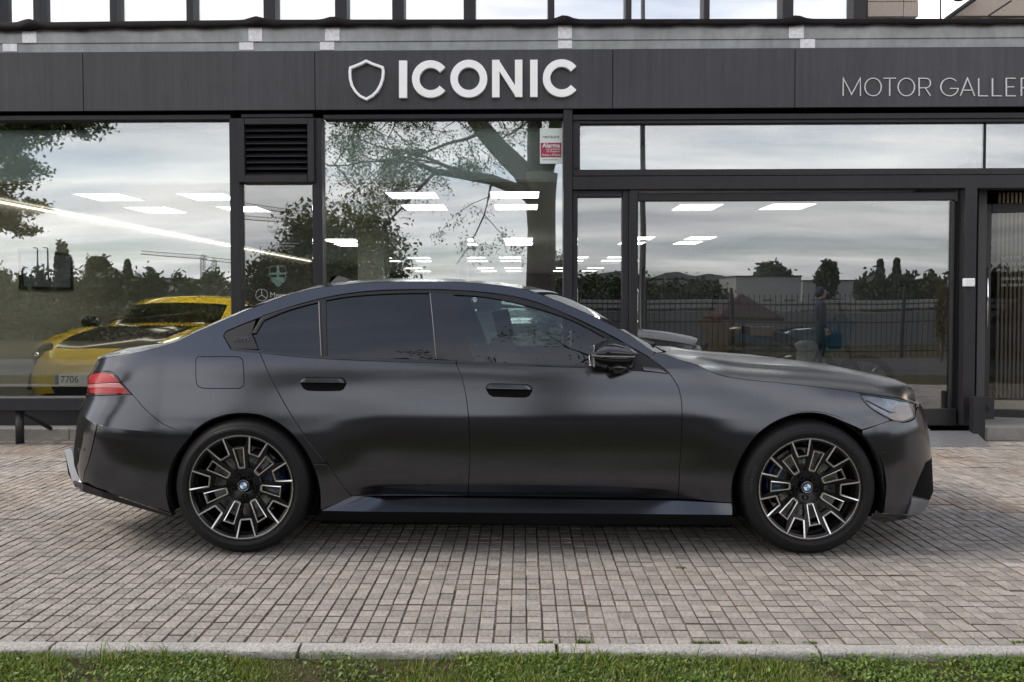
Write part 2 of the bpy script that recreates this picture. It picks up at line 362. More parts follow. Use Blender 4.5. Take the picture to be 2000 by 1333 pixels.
def weeds(name, n, lab):
    x = RNG.uniform(-2.9, 2.9, n*3); y = RNG.uniform(ky2-.40, ky2-.006, n*3); k = (np.sin(x*4.1+1)+np.sin(x*9.7+y*7)+RNG.normal(0, .6, n*3)) > .1; x = x[k][:n]; y = y[k][:n]; m = len(x)
    z = -.036+RNG.uniform(.004, .035, m); a = RNG.uniform(0, 2*pi, m); s_ = RNG.uniform(.004, .010, m); t_ = RNG.uniform(-.5, .5, (m, 2)); V = np.zeros((m, 4, 3))
    for q, (u, v) in enumerate(((-1, 0), (0, -.55), (1, 0), (0, .55))):
        dx_ = (u*np.cos(a)-v*np.sin(a))*s_; dy_ = (u*np.sin(a)+v*np.cos(a))*s_; V[:, q] = np.stack([x+dx_, y+dy_, z+dx_*t_[:, 0]*2+dy_*t_[:, 1]*2], 1)
    me = bpy.data.meshes.new(name); me.from_pydata([tuple(p) for p in V.reshape(-1, 3)], [], [(4*i, 4*i+1, 4*i+2, 4*i+3) for i in range(m)])
    for c in MG[:2]: me.materials.append(c)
    me.polygons.foreach_set('material_index', RNG.integers(0, 2, m).astype(np.int32)); return tag(link(name, me), lab, 'weeds', kind='stuff')
weeds('clover_patch', 26000, 'small clover leaves mixed into the grass by the kerb')
for (px, py) in ((1362, 1256), (1392, 1256), (1455, 1256), (1520, 1255), (1582, 1256), (1065, 1257), (1990, 1257), (1140, 1257), (1330, 1110)):
    x, y, z = G(px, py)
    blades('moss_tuft', 90, x-.028, x+.028, y-.004, y+.006, -.002, .004, .018, .0035, MG[:3], 'tiny green tuft growing in the joint')
# ================================================================== shop building
M_fr = mat('anthracite_frame', (.022, .021, .025), .45, .1, spec=.3, noise=[(2, .85, 1.15)], streak=((14, 14, 1.2), .82, 1.18))
M_frd = mat('black_frame', (.014, .014, .016), .4)
M_sign = mat('fascia_panel', (.046, .046, .052), .44, .2, spec=.4, noise=[(.8, .8, 1.15), (6, .93, 1.06)], streak=((26, 3, .9), .78, 1.2))
M_zinc = mat('zinc_flashing', (.28, .29, .295), .5, .1, noise=[(2.2, .75, 1.2), (14, .88, 1.12)], streak=((7, 3, 2), .8, 1.2))
M_patch = mat('bare_foil_patch', (.88, .87, .90), .5, 0, noise=[(30, .7, 1.1)], bump=(35, .8, .01))
M_mem = mat('black_membrane', (.010, .008, .009), .8, spec=.1, noise=[(9, .6, 1.5)], bump=(22, .4, .01))
M_conc = mat('granite_cladding', (.40, .33, .28), .75, noise=[(3, .9, 1.1), (90, .75, 1.25)])
M_intw = mat('interior_wall', (.24, .235, .20), .8); M_intc = mat('interior_ceiling', (.42, .42, .40), .8)
M_intf = mat('interior_floor', (.20, .195, .185), .25, noise=[(3, .9, 1.1)])
M_led = mat('led_panel', (.9, .9, .9), .5, emis=((1, .97, .92), 5.5)); M_ledw = mat('led_strip', (.9, .9, .9), .5, emis=((1, .86, .72), 2.6))
M_ledw2 = mat('warm_lamp', (.9, .85, .8), .5, emis=((1, .80, .58), 4))
M_letter2 = mat('thin_letter', (.62, .62, .63), .4)
M_letter = mat('white_letter', (.94, .94, .93), .4, noise=[(12, .95, 1.03)])
MT['shop'] = glass('shop_glass', .27, (.88, .91, .90), 0, (.55, .0035))
MT['shop2'] = glass('dark_shop_glass', .20, (.66, .68, .68), 0, (.6, .003))
MT['upper'] = glass('upper_glass', .62, (.95, .96, .97), .0, (.8, .003))
MT['film'] = glass('frosted_film', .30, (.30, .31, .33), .25)
FY = 7.95
def R_(px0, py0, px1, py1, Y):
    pm, qm = (px0+px1)/2, (py0+py1)/2
    return P(px0, qm, Y)[0], P(px1, qm, Y)[0], P(pm, py1, Y)[2], P(pm, py0, Y)[2]
bld = empty('shop_building', (0, 8, 0), 0, 'grey car showroom with dark metal front, large shop windows and upper window band', 'building')
BL = (0, -8, 0)
def bpart(o): o.location = BL; return o
def bbox(name, px0, py0, px1, py1, y0, y1, m, c=.003, parent=None):
    x0, x1, z0, z1 = R_(px0, py0, px1, py1, y0)
    mb = MB(); mb.box(x0, x1, y0, y1, z0, z1, 0, c); o = mb.build(name, m, parent or bld)
    if parent is None: o.location = BL
    return o
# sign fascia panels
SY = 7.90
for a, b in ((-420, 161.3), (162.7, 614.3), (615.7, 1196.3), (1197.7, 1552.3), (1553.7, 2030), (2031.4, 2450)):
    bpart(box('fascia_panel', P(a, 155, SY)[0], P(b, 155, SY)[0], SY, SY+.035, P(1000, 213, SY)[2], P(1000, 97.3, SY)[2], M_sign, bld, .002))
x0, x1, z0, z1 = R_(-420, 98, 2450, 213, SY); ZB = z0
bpart(box('fascia_soffit', x0, x1, SY+.036, 8.10, z0+.03, z0+.05, MT['dark'], bld))
bpart(box('header_backing', x0, x1, 8.075, 8.12, z0-.14, z0+.8, MT['dark'], bld))  # near-black: shade of the gap below the fascia is put into its colour
# zinc flashing above the sign: two steps
bbox('lower_flashing', -420, 79.5, 2450, 99, SY+.022, SY+.2, M_zinc, .003)
bbox('upper_flashing', -420, 42, 2450, 79.5, SY+.01, SY+.2, M_zinc, .003)
for (a, b, c, d) in ((43, 61, 71, 84), (5, 84, 33, 101), (485, 54, 512, 81), (467, 81, 495, 98), (635, 54, 663, 80), (625, 80, 653, 98), (1090, 50, 1117, 76), (1090, 76, 1117, 95), (1541, 47, 1570, 75), (1563, 75, 1592, 94)):
    o = bbox('foil_patch', a, b, c, d, SY+.004 if (b < 70) else SY+.015, SY+.009 if b < 70 else SY+.021, M_patch, .001)
# membrane lip
V = []; Fc = []; n = 260
bumps = [(55, 8), (500, 8), (650, 7), (1102, 9), (1556, 8)]
xs = np.linspace(-420, 2450, n)
for i, px in enumerate(xs):
    t = 46-px*.0028-(3 if px < 500 else 0)*(1-max(px, 0)/500)*-1.5
    bb = sum(hh*math.exp(-((px-c)/16)**2) for c, hh in bumps)
    top = 39.5+(5 if px < 0 else 5*max(0, 1-px/520))-px*.0016; bot = 54+(7 if px < 0 else 7*max(0, 1-px/500))-px*.003+1.2*sin(px*.05)+.8*sin(px*.131)
    pass
    for (yy, Y) in ((top+2, SY+.12), (top-bb*.9, SY+.0), (top+1.0-bb*.9, SY-.012), (top+8-bb*.1, SY-.03-bb*.004), (bot, SY-.028), (bot, SY+.004)): V.append(P(px, yy, Y))
for i in range(n-1):
    for j in range(5): Fc.append((i*6+j, i*6+j+1, (i+1)*6+j+1, (i+1)*6+j))
o = mesh('roof_membrane', V, Fc, M_mem, bld, True); bpart(o)
# upper floor windows
UY = 8.10
M_skyw = mat('sky_white_backing', (.86, .87, .88), .8); M_skyg = mat('sky_grey_backing', (.62, .65, .70), .8)  # pale sheets added behind the panes; their tone stands in for reflected sky
up = [(-160, -5), (0, 62), (77, 212), (225, 362), (375, 513), (536, 653), (676, 765), (788, 905), (928, 1070), (1083, 1222), (1234, 1375), (1387, 1529), (1551, 1668)]
ux = [P(a, 20, UY)[0] for a, b in up]+[P(b, 20, UY)[0] for a, b in up]
zt, zb = 5.6, P(1000, 52, UY)[2]
for k, (a, b) in enumerate(up):
    xa, xb = P(a, 20, UY)[0], P(b, 20, UY)[0]
    o = bpart(box('upper_pane', xa-.01, xb+.01, UY+.03, UY+.045, zb-.05, zt, MT['upper'], bld, 0))
    bpart(box('sky_white_backing', xa-.01, xb+.01, UY+.06, UY+.07, zb-.05, zt, M_skyg if k in (1, 9, 12) else M_skyw, bld, 0))
for (a, b) in zip(up[:-1], up[1:]):
    bbox('upper_mullion', a[1], -220, b[0], 48, UY-.06, UY+.08, M_fr, .006)
bbox('upper_mullion', 1668, -220, 1694, 48, UY-.06, UY+.08, M_fr, .006)
bpart(box('upper_wall_backing', P(-420, 0, UY)[0], P(1694, 0, UY)[0], UY+.5, UY+.52, 4.0, zt, M_intw, bld))
bpart(box('upper_floor_slab', P(-420, 0, UY)[0], P(1850, 0, UY)[0], SY+.13, 9.5, P(1000, 75, SY)[2], P(1000, 50, SY+.13)[2], M_zinc, bld))
# granite pier and stair canopy at the right
for (a, b) in ((1695, 1764.5), (1765.5, 1794)):
    bbox('granite_slab', a, 4, b, 32.5, UY-.02, UY+.3, M_conc, .002); bbox('granite_slab', a, -80, b, 3, UY-.02, UY+.3, M_conc, .002)
cpol = [(1860, 31), (1905, -2), (1940, -30), (2400, -30), (2400, 31)]
mb = MB(); mb.prism([(P(a, b, 9.5)[0], P(a, b, 9.5)[2]) for a, b in cpol], 9.5, 10.2); bpart(mb.build('stone_gable', M_conc, bld))
mb = MB(); mb.tube([P(1848, 38, 9.4), P(1912, -8, 9.4)], .03, 6); mb.tube([P(1928, 33, 9.3), P(1975, 2, 9.3)], .012, 6); bpart(mb.build('drain_pipe', M_frd, bld))
mb = MB(); mb.lathe([(.0, -.05), (.08, -.04), (.12, 0), (.08, .05), (0, .06)], 20, 0, P(1872, -17, 9.2)); bpart(mb.build('wall_lamp', M_frd, bld))
mb = MB(); mb.tube([P(1837, -20, 10), P(1837, 40, 10)], .010, 6); bpart(mb.build('lightning_rod', M_fr, bld))

# frames of the ground floor front : (name, px0, py0, px1, py1, y0, y1)
GB = P(1000, 857, FY)[2]
for f in (('frame_post', 450.5, 231, 470, 860, FY, 8.06), ('frame_post', 611.5, 231, 630.5, 860, FY, 8.06), ('frame_post', 1100.5, 212, 1118, 860, FY-.03, 8.06),
          ('frame_post', 1228.5, 368, 1245.5, 832, FY-.01, 8.06), ('frame_post', 1883.5, 366, 1906, 832, FY-.04, 8.06),
          ('frame_header', -420, 226, 450, 235.5, FY, 8.06), ('frame_header', 631, 223, 1100, 232, FY, 8.06), ('frame_header', 470.5, 222.5, 611, 230, FY, 8.06),
          ('frame_header', 1118.5, 221, 2400, 232, FY, 8.06), ('frame_header', 1118.5, 232.5, 2400, 239.5, FY+.02, 8.06),
          ('transom_beam', 1118.5, 329.5, 2400, 342, FY-.005, 8.06), ('transom_beam', 1118.5, 342.6, 2400, 368.5, FY-.03, 8.06),
          ('transom_stile', 1118.5, 240, 1133, 329, FY+.01, 8.06), ('transom_divider', 1924.3, 240, 1926.5, 329, 8.0, 8.04),
          ('window_stile', 1118.5, 370, 1128.3, 860, FY+.015, 8.06), ('window_stile', 1215.5, 370, 1228, 860, FY+.015, 8.06), ('window_head', 1128.6, 370, 1215, 385, FY+.02, 8.06),
          ('shutter_box', 1246, 376.5, 1868, 392, 7.985, 8.08), ('door_jamb', 1855.5, 392.5, 1862, 800, 8.0, 8.06), ('door_jamb', 1868.5, 370, 1883, 832, 8.03, 8.10), ('shutter_guide', 1862.5, 393, 1868, 832, 8.05, 8.12),
          ('bottom_rail', 1246, 799, 1868, 832, 7.985, 8.08), ('bottom_rail', 1118.5, 800, 1228, 858, FY+.02, 8.06), ('bottom_rail', 631, 776, 1100, 832, FY+.02, 8.06), ('bottom_rail', 470.5, 776, 611, 858, FY+.02, 8.06), ('bottom_rail', -420, 776, 450, 800, FY+.03, 8.06), ('bottom_kick_panel', -420, 801, 450, 834, 8.03, 8.09)):
    n_, a, b, c, d, y0, y1 = f; bbox(n_, a, b, c, d, y0, y1, M_fr if n_ not in ('shutter_guide', 'door_jamb', 'bottom_kick_panel', 'bottom_rail') else M_frd, .004)
def window(px0, py0, px1, py1, Y, gm, name='display_window'):
    x0, x1, z0, z1 = R_(px0, py0, px1, py1, Y)
    o = bpart(box(name, x0, x1, Y, Y+.012, z0, z1, gm, bld, 0)); return o
window(-420, 235.6, 450.4, 776, YG, MT['shop']); window(470.2, 357.5, 611.4, 776, YG, MT['shop2'], 'side_window'); window(630.6, 232.2, 1100.2, 776, YG, MT['shop'])
window(1133, 239.6, 2400, 329.4, YG, MT['shop'], 'transom_window'); window(1128.4, 385, 1215.4, 800, YG, MT['shop2'], 'side_window'); window(1246, 392, 1855.4, 799, YG, MT['shop2'])
# edge seals of the panes
# louvre vent
lv = bbox('vent_frame', 465, 231, 477, 356, FY-.04, 8.05, M_fr); 
bbox('vent_frame', 600.5, 231, 613, 356, FY-.04, 8.05, M_fr); bbox('vent_frame', 477.5, 231, 600, 243, FY-.04, 8.05, M_fr); bbox('vent_frame', 477.5, 343, 600, 356, FY-.04, 8.05, M_fr)
bbox('vent_backing', 477, 243, 601, 343, 8.045, 8.06, MT['dark'], 0)
x0, x1, z0, z1 = R_(477.5, 243.5, 600, 342.5, FY)
for k in range(8):
    zc = z1-(k+.62)*(z1-z0)/8; mb = MB()
    V = [(x0, FY-.015, zc-.026), (x1, FY-.015, zc-.026), (x1, FY+.055, zc+.022), (x0, FY+.055, zc+.022)]
    mb.add(V+[(a, b, c-.006) for a, b, c in V], [(0, 1, 2, 3), (7, 6, 5, 4), (0, 4, 5, 1), (1, 5, 6, 2), (2, 6, 7, 3), (3, 7, 4, 0)])
    bpart(mb.build('louvre_slat', M_fr, bld))
# white bulkheads inside behind the big panes (above the ceiling line)
CZ = 1.35+(590-350)/1555*8.1
# stone plinth / step
PL = empty('step_plinth', (0, 0, 0)); tag(PL, kind='structure')
bpart(box('end_wall', 7.65, 15, 8.0, 10.5, 0, 3.9, M_conc, bld)); bpart(box('entrance_back_wall', 4.72, 7.64, 9.2, 9.3, 0, 3.9, MT['dark'], bld))
bpart(box('transom_backing', 4.72, 8, 8.16, 8.3, 2.62, 4.0, MT['dark'], bld))
xj = [P(p, 845, 7.82)[0] for p in (-300, -70, 135, 350, 560, 770, 980, 1190, 1400, 1610, 1817)]
for a, b in zip(xj[:-1], xj[1:]): box('step_stone', a+.003, b-.003, 7.815, 8.3, -.02, P(1000, 838, 7.82)[2], M_step, PL, .006)
xr = P(1925, 845, 7.82)[0]; box('step_stone', xr, xr+2.2, 7.80, 9.6, -.02, P(1950, 835, 7.82)[2], M_step, PL, .006)
# low barrier rail in front of the left window
br = empty('low_barrier', P(20, 858, 7.45)[:2]+(0,), 0, 'low dark steel barrier rail on short posts before the left shop window', 'barrier')
def sub(o, root): o.location = [-root.location[i] for i in range(3)]; return o
x0, x1, z0, z1 = R_(-420, 777, 330, 803, 7.45); sub(box('rail', x0, x1, 7.45, 7.60, z0, z1, M_fr, br, .006), br)
for px in (-300, 35, 372):
    xa = P(px-7, 850, 7.5)[0]; xb = P(px+7, 850, 7.5)[0]; m = MB(); m.tube([((xa+xb)/2, 7.53, -.01), ((xa+xb)/2, 7.53, z0)], .037, 14); sub(m.build('post', M_frd, br, True), br)
    m = MB(); m.tube([((xa+xb)/2+.02, 7.53, z0-.02), ((xa+xb)/2+.14, 7.8, .10)], .02, 6); sub(m.build('brace', M_frd, br), br)
# chequer plate ramp
rp = MB(); gx0 = G(1795, 874)[0]; ramp_pts = [G(1790, 873), G(1930, 872)]
ya = ramp_pts[0][1]; xa = ramp_pts[0][0]-.4; xb = ramp_pts[1][0]
zt_ = P(1850, 838, 7.95)[2]; xc_ = P(1882, 838, 7.95)[0]
rp.add([(xa, ya, .008), (xb, ya, .008), (xc_+.03, 7.81, zt_+.004), (xa, 7.81, zt_+.004), (xa, ya, .001), (xb, ya, .001), (xc_+.03, 7.81, 0), (xa, 7.81, 0)], [(0, 1, 2, 3), (4, 5, 1, 0), (5, 6, 2, 1), (7, 4, 0, 3)])
M_chk = mat('chequer_plate_steel', (.30, .30, .31), .4, .6, noise=[(8, .8, 1.2)])
t = M_chk.node_tree; b_ = t.nodes['Principled BSDF']; tcn = t.nodes.new('ShaderNodeTexCoord'); mp = t.nodes.new('ShaderNodeMapping'); mp.inputs['Rotation'].default_value = (0, 0, .6); mp.inputs['Scale'].default_value = (42, 42, 42)
wv = t.nodes.new('ShaderNodeTexChecker'); wv.inputs['Scale'].default_value = 1; bn = t.nodes.new('ShaderNodeBump'); bn.inputs['Distance'].default_value = .01; bn.inputs['Strength'].default_value = 1
t.links.new(tcn.outputs['Object'], mp.inputs[0]); t.links.new(mp.outputs[0], wv.inputs[0]); t.links.new(wv.outputs['Fac'], bn.inputs['Height']); t.links.new(bn.outputs[0], b_.inputs['Normal']); wv.inputs['Color1'].default_value = (.20, .20, .21, 1); wv.inputs['Color2'].default_value = (.40, .40, .41, 1); t.links.new(wv.outputs['Color'], b_.inputs['Base Color'])
rmp = rp.build('access_ramp', M_chk); tag(rmp, 'grey chequer plate ramp lying before the glass door at the right', 'ramp')
# ---------------- entrance recess on the right
M_ent = mat('entrance_cladding', (.075, .066, .053), .6, noise=[(4, .9, 1.1)])
EY = 8.05; xe0 = P(1906.5, 600, 8.0)[0]
bpart(box('entrance_side_wall', xe0-.015, xe0+.02, 8.07, 9.1, 0, 2.75, M_ent, bld))
bpart(box('entrance_ceiling', xe0, xe0+3, 8.07, 10.6, 2.58, 2.62, M_frd, bld)); _l = MB(); _l.lathe([(0, -.02), (.20, -.02), (.21, 0), (.0, .01)], 28); _o = _l.build('ceiling_disc_light', M_ledw2, None, True); _o.rotation_euler = (pi/2, 0, 0); _o.location = (xe0+1.25, 8.55, 2.56); tag(_o, 'round warm ceiling light above the entrance door on the right', 'ceiling light')
bpart(box('entrance_floor', xe0, xe0+3, 8.02, 10.6, .10, P(1950, 832, 8)[2], MT['dark'], bld))
# slatted wall behind the door
for k in range(34):
    yk = 9.02-k*.006; xk = P(1947+8.2*k, 600, yk)[0]
    bpart(box('wall_slat', xk, xk+.026, yk, yk+.03, .26, 2.56, M_ent, bld, .001))
bpart(box('entrance_panel', P(1909, 600, 8.4)[0], P(1936, 600, 8.4)[0], 8.62, 8.66, .1, 2.58, M_ent, bld))
bpart(box('slat_backing', 4.8, 7.6, 9.12, 9.15, .1, 2.6, MT['dark'], bld))
mb = MB(); mb.add([(5.2, 9.04, .14), (7.4, 8.80, .14), (7.4, 8.80, .235), (5.2, 9.04, .235), (5.2, 8.98, .14), (7.4, 8.74, .14), (7.4, 8.74, .235), (5.2, 8.98, .235)], [(4, 5, 6, 7), (7, 6, 2, 3), (0, 1, 5, 4), (1, 2, 6, 5), (0, 4, 7, 3), (1, 0, 3, 2)])
bpart(mb.build('slat_skirting', mat('grey_skirting', (.42, .42, .38), .6), bld))
# glass entrance door : hinged open a little
dx = P(1930, 600, 8.45)[0]; ed = empty('entrance_door', (dx, 8.55, P(1950, 832, 8)[2]), rad(-14)); ed.parent = bld; ed.location = (dx, .55, P(1950, 832, 8)[2])
H = 2.28
mb = MB(); mb.box(0, .075, 0, .05, 0, H, 0, .004); mb.box(.0751, 1.0, 0, .05, H-.10, H, 0, .004); mb.box(.0751, 1.0, 0, .05, 0, .09, 0, .004); mb.box(1.0001, 1.07, 0, .05, 0, H, 0, .004); mb.build('door_frame', M_frd, ed)
box('door_pane', .0755, .9995, .02, .03, .091, H-.101, glass('door_glass', .05, (.9, .9, .88)), ed, 0)
mb = MB(); z0h = P(1930, 640, 8.4)[2]-ed.location[2]; z1h = P(1930, 522, 8.4)[2]-ed.location[2]; mb.tube([(.03, -.05, z0h), (.03, -.05, z1h)], .012, 10); mb.tube([(.03, -.05, z0h+.06), (.03, 0, z0h+.06)], .007, 6); mb.tube([(.03, -.05, z1h-.06), (.03, 0, z1h-.06)], .007, 6); mb.build('door_handle', MT['chrome'], ed, True)
# latch box and post
x0, x1, z0, z1 = R_(1902, 776, 1925, 860, 7.72); bb = MB(); bb.box(x0, x1, 7.72, 7.80, .0, z1, 0, .003); x2 = P(1940, 800, 7.78)[0]; bb.box(x1+.0005, x2, 7.76, 7.80, P(1930, 819, 7.78)[2], z1-.004, 0, .004)
bb.tube([(x1+.02, 7.755, z1-.16), (x1+.045, 7.735, z1-.12), (x1+.02, 7.755, z1-.07)], .006, 6); o = bb.build('gate_bracket', M_fr); tag(o, 'dark steel gate bracket with latch plate by the entrance step', 'bracket')
# white detector box on the post
x0, x1, z0, z1 = R_(1884.5, 544, 1905, 560, FY-.09); o = box('door_sensor', x0, x1, FY-.09, FY-.042, z0, z1, MT['white'], None, .006); tag(o, 'small white sensor box on the dark post beside the entrance', 'sensor')

# ---------------- lettering in strokes measured on the fascia
def stroke(mb, pts, wpx, Y, dep, m=0, closed=False):
    pts = [np.array(p, float) for p in pts]; n = len(pts); Lp = []; Rp = []
    for i in range(n):
        if closed: a, b = pts[i-1], pts[(i+1) % n]
        else: a, b = pts[max(i-1, 0)], pts[min(i+1, n-1)]
        p = pts[i]
        d1 = (p-a); d2 = (b-p)
        if np.hypot(*d1) < 1e-6: d1 = d2
        if np.hypot(*d2) < 1e-6: d2 = d1
        d1 = d1/np.hypot(*d1); d2 = d2/np.hypot(*d2); n1 = np.array([-d1[1], d1[0]]); n2 = np.array([-d2[1], d2[0]])
        mm = n1+n2; mm = mm/np.hypot(*mm); k = wpx/2/max(.35, mm@n1)
        Lp.append(p+mm*k); Rp.append(p-mm*k)
    V = []
    for q in Lp+Rp: V.append(P(q[0], q[1], Y))
    V += [(x, y+dep, z) for x, y, z in V]
    N2 = 2*n; Fc = []
    for i in range(n if closed else n-1):
        j = (i+1) % n; Fc += [(i, j, n+j, n+i), (i, i+N2, j+N2, j), (n+i, n+j, n+j+N2, n+i+N2)]
    if not closed: Fc += [(0, n, n+N2, N2), (n-1, n-1+N2, 2*n-1+N2, 2*n-1)]
    mb.add(V, Fc, m)
def arc(cx, cy, rx, ry, a0, a1, n=28): return [(cx+rx*cos(rad(a0+(a1-a0)*i/n)), cy-ry*sin(rad(a0+(a1-a0)*i/n))) for i in range(n+1)]
LY = SY-.045
sg = empty('shop_sign', (P(905, 155, SY)[0], SY, P(905, 155, SY)[2]), 0, 'white raised letters ICONIC with a shield outline on the dark fascia', 'sign')
def letter(name, strokes, root, m=M_letter, Y=LY, dep=.043):
    mb = MB()
    for s_ in strokes: stroke(mb, s_[0], s_[1], Y, dep, 0, len(s_) > 2)
    return sub(mb.build(name, m, root), root)
letter('letter', [([(787, 118.5), (787, 191.3)], 15.5)], sg)
letter('letter', [(arc(841, 154.5, 29.2, 29.2, 38, 322, 40), 14.5)], sg)
letter('letter', [(arc(915.5, 153.8, 28.8, 29.5, 0, 360, 48)[:-1], 14.5, 1)], sg)
mb = MB()
for s_ in ([(968.3, 117.2), (968.3, 190.2)], [(1013, 117), (1013, 189.6)]): stroke(mb, s_, 14.5, LY, .043)
V = [P(a, b, LY-.0005) for a, b in ((961.1, 117.2), (974, 117.2), (1020.2, 189.6), (1008, 189.6))]; V += [(x, y+.043, z) for x, y, z in V]
mb.add(V, [(0, 1, 2, 3), (0, 4, 5, 1), (1, 5, 6, 2), (2, 6, 7, 3), (3, 7, 4, 0)]); sub(mb.build('letter', M_letter, sg), sg)
letter('letter', [([(1042.7, 117), (1042.7, 189.6)], 14.5)], sg)
letter('letter', [(arc(1097, 152.8, 29.5, 29.5, 38, 322, 40), 14.5)], sg)
sh = [(715, 119)]+[(728, 125), (747, 131.5)]+[(748.2, 140)]+[(747, 153), (743, 166), (736, 178), (727, 187), (715, 193.5), (703, 187.5), (694, 178.5), (687, 167), (683.5, 154), (682.8, 141), (684, 132.5)]+[(702, 125.5)]
letter('shield_outline', [(sh, 4.6, 1)], sg)
s2 = empty('gallery_sign', (P(1850, 170, SY)[0], SY, P(1850, 170, SY)[2]), 0, 'thin white lettering MOTOR GALLERY on the fascia at the right', 'sign')
T, B_ = 153.2, 187.6
def thin(st): letter('letter', st, s2, M_letter2, SY-.012, .011)
w_ = 1.75
thin([([(1647, B_), (1647.5, T), (1663.5, B_-3), (1680.5, T), (1680.8, B_)], w_)])
thin([(arc(1705.5, 170.3, 16, 17.2, 0, 360, 40)[:-1], w_, 1)]); thin([([(1726, T), (1750, T)], w_), ([(1738, T), (1738, B_)], w_)])
thin([(arc(1770.5, 170.3, 16, 17.2, 0, 360, 40)[:-1], w_, 1)])
thin([([(1795.5, B_), (1795.5, T), (1808, T)]+arc(1808, T+9.3, 9.8, 9.3, 80, -80, 12)+[(1796, T+18.8)], w_), ([(1807, T+18.8), (1818, B_)], w_)])
thin([(arc(1855, 170.3, 17, 17.2, 42, 350, 36)+[(1856, 173)], w_)])
thin([([(1876, B_), (1890, T), (1904, B_)], w_), ([(1881, 176.5), (1899, 176.5)], w_)])
thin([([(1912, T), (1912, B_), (1930, B_)], w_)]); thin([([(1939, T), (1939, B_), (1957, B_)], w_)])
thin([([(1984, T), (1966, T), (1966, B_), (1984, B_)], w_), ([(1966, 170), (1981, 170)], w_)])
thin([([(1995.5, B_), (1995.5, T), (2008, T)]+arc(2008, T+9.3, 9.8, 9.3, 80, -80, 12)+[(1996, T+18.8)], w_), ([(2007, T+18.8), (2018, B_)], w_)])
thin([([(2024, T), (2038, 171), (2052, T)], w_), ([(2038, 171), (2038, B_)], w_)])

def text(name, body, size, loc, mat_, parent=None, rot=(pi/2, 0, 0), ext=.0005, align='CENTER', sx=1, bold=False):
    cu = bpy.data.curves.new(name, 'FONT'); cu.body = body; cu.size = size; cu.extrude = ext; cu.align_x = align; cu.align_y = 'CENTER'
    if bold: cu.offset = size*.018
    o = bpy.data.objects.new(name, cu); COL.objects.link(o)
    me = bpy.data.meshes.new_from_object(o.evaluated_get(bpy.context.evaluated_depsgraph_get())); bpy.data.objects.remove(o); bpy.data.curves.remove(cu)
    o = link(name, me, parent, mat_); o.location = loc; o.rotation_euler = rot; o.scale = (sx, 1, 1); return o
# alarm sticker
x0, x1, z0, z1 = R_(1054.5, 251, 1098.5, 320, YG-.004); cxm = (x0+x1)/2
st = empty('alarm_sticker', (cxm, YG-.004, z0), 0, 'white and red alarm warning sticker at the top corner of the large window', 'sticker')
M_stk = mat('sticker_white', (.66, .72, .69), .4); M_stkr = mat('sticker_red', (.34, .02, .05), .4); M_stkg = mat('sticker_grey', (.06, .09, .08), .5)
W_, H_ = x1-x0, z1-z0
box('sticker_sheet', -W_/2, W_/2, 0, .002, 0, H_, M_stk, st, 0); box('red_field', -W_/2+.008, W_/2-.01, -.0012, -.0002, H_*.175, H_*.59, M_stkr, st, 0)
text('sticker_text', 'verisure', .05, (0, -.002, H_*.76), M_stkg, st); text('sticker_text', 'Alarma', .060, (0, -.0024, H_*.51), MT['white'], st, bold=True)
text('sticker_text', 'con grabacion', .026, (.02, -.0024, H_*.41), MT['white'], st); text('sticker_text', 'de imagenes', .026, (.02, -.0024, H_*.345), MT['white'], st); text('sticker_text', 'Aviso a Policia', .032, (0, -.0024, H_*.245), MT['white'], st)
box('sticker_print_line', -W_*.38, W_*.30, -.0012, -.0002, H_*.10, H_*.115, M_stkg, st, 0)
# marques on the narrow window
def alpha_(m, a): m.node_tree.nodes['Principled BSDF'].inputs['Alpha'].default_value = a; return m
M_dec = alpha_(mat('etched_decal', (.55, .57, .56), .6), .38)
dc = empty('window_decals', (P(540, 500, YG)[0], YG-.003, 1.35), 0, 'pale car marque emblems stuck on the narrow window beside the vent', 'decal'); 
def dstroke(name, sts, m=M_dec):
    mb = MB()
    for s_ in sts: stroke(mb, s_[0], s_[1], YG-.003, .001, 0, len(s_) > 2)
    sub(mb.build(name, m, dc), dc)
dstroke('crest', [([(521, 420), (530, 418), (539, 421), (548, 418), (557, 420), (556, 445), (552, 454), (539, 463), (527, 454), (522, 445)], 1.0, 1), ([(540, 424), (555, 424)], 4), ([(546, 434), (555, 434)], 3), ([(524, 443), (533, 443)], 4), ([(528, 453.5), (539, 453.5)], 4), ([(535, 438), (539, 434), (542, 440), (541, 447)], 2.0)])
dstroke('winged_badge', [([(496, 475.5), (585, 475.5)], 1.0), ([(503, 481), (575, 481)], 1.2), ([(510, 487), (568, 487)], .8), ([(540, 473), (540, 492)], 3)])
dstroke('green_badge', [([(526, 524), (531, 520), (557, 520), (559, 532), (557, 548), (543, 561), (531, 549), (527, 536)], 1.2, 1), ([(543, 520), (543, 560)], 5), ([(527, 535), (559, 535)], 4), ([(532, 547), (555, 547)], 10), ([(537, 554), (549, 554)], 6)], alpha_(mat('green_decal', (.30, .50, .42), .6), .28))
dstroke('star_badge', [(arc(511, 576.5, 11.5, 11.5, 0, 360, 36)[:-1], 1.3, 1), ([(511, 565.5), (511, 576.5), (501.5, 583)], 1.6), ([(511, 576.5), (520.5, 583)], 1.6)])
p_ = P(527, 577, YG-.003); t_ = text('badge_text', 'Mercedes-Benz', .075, (p_[0]-dc.location[0], 0, p_[2]-1.35), M_dec, dc, align='LEFT')
# opening hours on the door
for k, (s_, sz) in enumerate((('HORARI  |  H', .05), ('De 9.30 AM A', .042), ('De 16.30 PM A', .042), ('DISSABTES / S', .042), ('De 10.00 AM A', .042))):
    text('hours_text', s_, sz, (.17, -.002, 1.35+(590-[507, 519, 531, 547, 559][k])/1555*8.45-ed.location[2]), M_dec, ed, align='LEFT')
